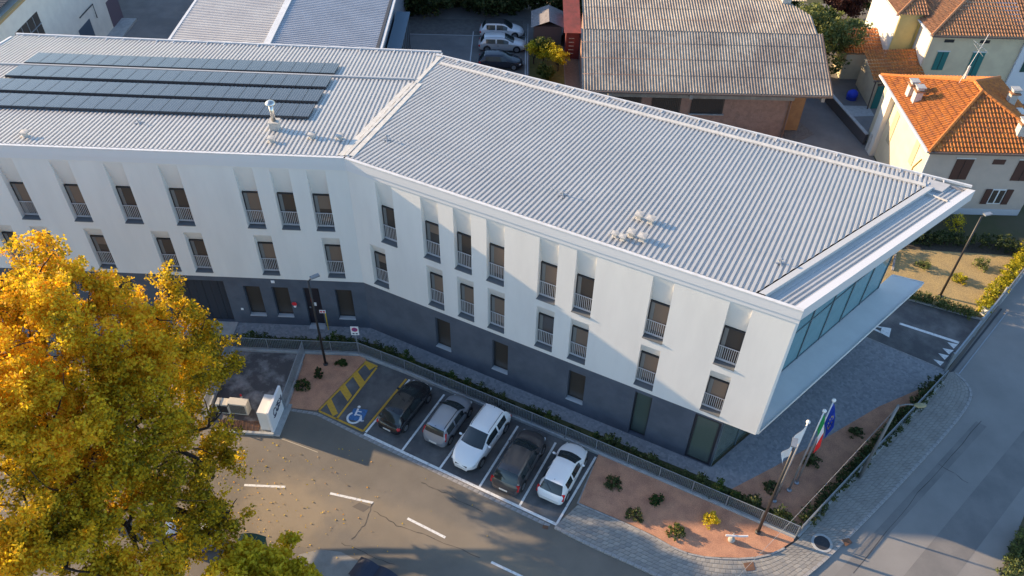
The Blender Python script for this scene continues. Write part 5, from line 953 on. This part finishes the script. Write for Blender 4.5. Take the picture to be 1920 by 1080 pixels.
for (x, y, z, r, lm, lb, nm, tn) in ((29.7, 75.2, 3.5, 3.1, OLV, 'rounded grey-green olive tree between the hall and the annex', 'olive_tree', (.2, .9)), (29.2, 79.0, 3.0, 2.2, MGL, 'bright green bushy tree behind the olive', 'bushy_tree', (.3, .9)), (34.5, 84.5, 3.6, 3.2, RDL, 'dark red leaved tree at the top edge behind the houses', 'red_tree', (.1, .8)), (27.5, 85.5, 3.4, 3.0, MGL, 'green tree at the top edge behind the hall chimney', 'green_tree', (.1, .6)), (40, 88, 3.6, 3.2, MGL, 'shaded green tree behind the yellow house wing', 'green_tree', (0, .5)), (16, 86, 2.6, 3.0, YGL, 'yellowish tree just showing above the hall ridge', 'yellow_tree', (.2, .8))): tree((x, y, 0), (x, y, 1.3), blob(x, y, z, r, 9, int(x*7)), 420, 26, .5, .26, lm, rtint(*tn), lb, nm, None, .18, .6)
for (x, y, z, r, lm, lb) in ((1.6, 74.6, 1.5, .9, YGL, 'narrow yellow-green shrub along the garden fence'), (2.6, 74.8, 1.9, 1.1, MGL, 'ivy-green shrub beside the garden fence'), (4.0, 73.2, 1.7, 1.5, YGL, 'loose yellowish shrub in front of the red shed'), (2.9, 71.6, 1.0, .8, MGL, 'low shrub nearest the roof edge in the small garden')): t = tree((x, y, 0), (x, y, .6), blob(x, y, z, r, 6, int(x*31)), 150, 22, .3, .17, lm, rtint(.2, .9), lb, 'garden_shrub', 'shrubs in the small back garden', .07, .4); t['category'] = 'shrub'
def shrub(px_, r, h, lm, tint, lb, n=36, z=.1, size=.11, name='shrub', group='shrubs in the beds', per=16):
    b = G(*px_, z); t = thing(name, tuple(b), lb, 'shrub', group); mb = MB()
    for k in range(7): a = 2*math.pi*k/7; limb(mb, b, b+np.array([math.cos(a)*r*.6, math.sin(a)*r*.6, h*.7]), .018, .008)
    mb.build('stem', BARK, t); d = nrs.normal(size=(n, 3)); d /= np.linalg.norm(d, axis=1, keepdims=True); d *= nrs.rand(n, 1)**.35; d[:, 2] = abs(d[:, 2]); leaves(b+d*np.array([r, r, h]), per, r*.28, size, tint, 'foliage', lm, t); return t
for p, r, h, lm, tn, lb, z in (((1149, 909), .5, .45, DGL, (.3, .9), 'dark spiky shrub nearest the last parking bay', .1), ((1231, 940), .42, .55, MGL, (.0, .4), 'rounded dark green shrub nearest the fence in the corner bed', .1), ((1190, 968), .5, .5, DGL, (.3, .9), 'dark spiky shrub closest to the pavement', .1), ((1266, 998), .48, .55, MGL, (.2, .9), 'half sunlit green shrub at the front of the corner bed', .1), ((1334, 978), .5, .55, YGL, (.7, 1.), 'bright yellow flowering shrub in the corner bed', .1),
    ((1605, 815), .45, .5, DGL, (.2, .8), 'dark shrub at the far end of the entrance bed', .03), ((1523, 868), .5, .7, DGL, (.2, .8), 'dark shrub right behind the flagpoles', .03), ((1446, 915), .45, .4, DGL, (.3, .9), 'low dark shrub at the foot of the white flagpole', .03), ((1415, 945), .3, .6, MGL, (.1, .5), 'upright shrub beside the fence in the entrance bed', .03), ((1460, 968), .3, .35, YGL, (.3, .9), 'small yellow-green shrub in the tip of the entrance bed', .03),
    ((567, 725), .48, .4, MGL, (.1, .5), 'bright green low shrub in the small gravel bed', .05), ((598, 706), .28, .8, DGL, (.1, .5), 'narrow dark conifer in the small gravel bed', .05), ((640, 684), .38, .3, MGL, (.1, .5), 'low green shrub beside the dark lamp post', .05),
    ((1729, 500), .55, .8, OLV, (.2, .9), 'leafy shrub at the left of the straw garden', .04), ((1798, 527), .6, .7, YGL, (.1, .6), 'round feathery shrub behind the garden lamp', .04), ((1836, 500), .6, .9, OLV, (.2, .9), 'leafy shrub at the right of the straw garden', .04), ((1790, 425), .9, 1.2, YGL, (.5, 1.), 'yellow flowering bush against the beige house', 0)): shrub(p, r, h, lm, rtint(*tn), lb, z=z)
# planting strip behind the long fence
strip = px((442, 648), (571, 655), (672, 658), (760, 690), (1060, 815), (1492, 1000), (1497, 990), (1060, 805), (762, 681), (676, 648), (571, 645), (446, 640)); sheet('planting_strip', strip, .05, mat('dark_soil', (.05, .04, .03), .95, c2=(.08, .065, .045), sc=5, bump=.6, bsc=20))
proto = []; nth = 0; ordn = lambda n: f"{n}{'th' if 10 <= n % 100 <= 20 else {1: 'st', 2: 'nd', 3: 'rd'}.get(n % 10, 'th')}"
for k in range(5):
    n = 34; d = nrs.normal(size=(n, 3)); d /= np.linalg.norm(d, axis=1, keepdims=True); d *= nrs.rand(n, 1)**.4; d[:, 2] = abs(d[:, 2]); o = leaves(d*np.array([.33, .33, .75+.1*k])+(0, 0, .02), 14, .16, .11, rtint(.1, .8), 'hedge_plant', (DGL, DGL, MGL, DGL, RDL)[k] if k < 4 else DGL, None); proto.append(o)
pth = polyres(px((446, 644), (571, 650), (674, 653), (762, 686), (1060, 810), (1490, 992)), .5)
for k, p in enumerate(pth):
    if rnd.random() < .06: continue
    o = proto[k % 5] if k < 5 else proto[rnd.randrange(5)].copy()
    if k >= 5: COL.objects.link(o)
    o.location = (p[0]+rnd.uniform(-.06, .06), p[1]+rnd.uniform(-.06, .06), .05); s = rnd.uniform(.8, 1.25); o.scale = (s, s, s*rnd.uniform(.7, 1.15)); o.rotation_euler = (0, 0, rnd.uniform(0, 6))
    nth += 1; tag(o, f'small hedge plant, {ordn(nth)} from the left behind the long mesh fence', 'plant', 'hedge plants behind the fence')
for o in proto:
    if 'label' not in o: bpy.data.objects.remove(o)
def hedge(pts, w, h, n, lm, tn, lb, z=.03, size=.13, per=14):
    P_ = np.array([p[:2] for p in polyres(pts, .1)]); k = nrs.randint(0, len(P_), n); c = np.c_[P_[k]+nrs.uniform(-w/2, w/2, (n, 2)), z+h*nrs.rand(n)**.7]; b = np.array([*P_[0], z]); t = thing('hedge', tuple(b), lb, 'hedge'); mb = MB()
    for q in P_[::6]: limb(mb, (*q, z), (q[0]+rnd.uniform(-.1, .1), q[1]+rnd.uniform(-.1, .1), z+h*.7), .02, .008)
    mb.build('stems', BARK, t)['kind'] = 'stuff'; leaves(c, per, .16, size, rtint(*tn), 'foliage', lm, t); return t
hedge(px((1503, 984), (1640, 838), (1755, 720)), .75, .7, 560, DGL, (.1, .9), 'dark hedge along the inside of the right-hand fence')
hedge(px((1690, 556), (1755, 573), (1822, 598)), .6, .7, 330, OLV, (0, .8), 'low hedge of young plants along the driveway kerb', size=.1)
hedge(px((1832, 592), (1862, 556), (1905, 500), (1925, 470)), .9, .9, 420, YGL, (.1, .6), 'yellow-green hedge along the right edge of the straw garden')
hedge(px((1690, 452), (1780, 455), (1900, 468)), 1.2, .9, 380, DGL, (.0, .7), 'dark hedge between the straw garden and the beige house')
hedge(px((1672, 462), (1655, 495)), .8, .8, 90, YGL, (.2, .7), 'short hedge beside the glass end of the building')
sheet('hedge_bed', px((1680, 445), (1925, 462), (1925, 482), (1680, 466)), .045, MATS['dark_soil']); sheet('verge', px((1872, 1085), (1925, 955), (1990, 1000), (1960, 1100)), .02, EARTH)
hedge(px((1890, 1085), (1930, 1000)), .9, .7, 200, OLV, (.0, .7), 'scrubby roadside hedge in the bottom right corner')
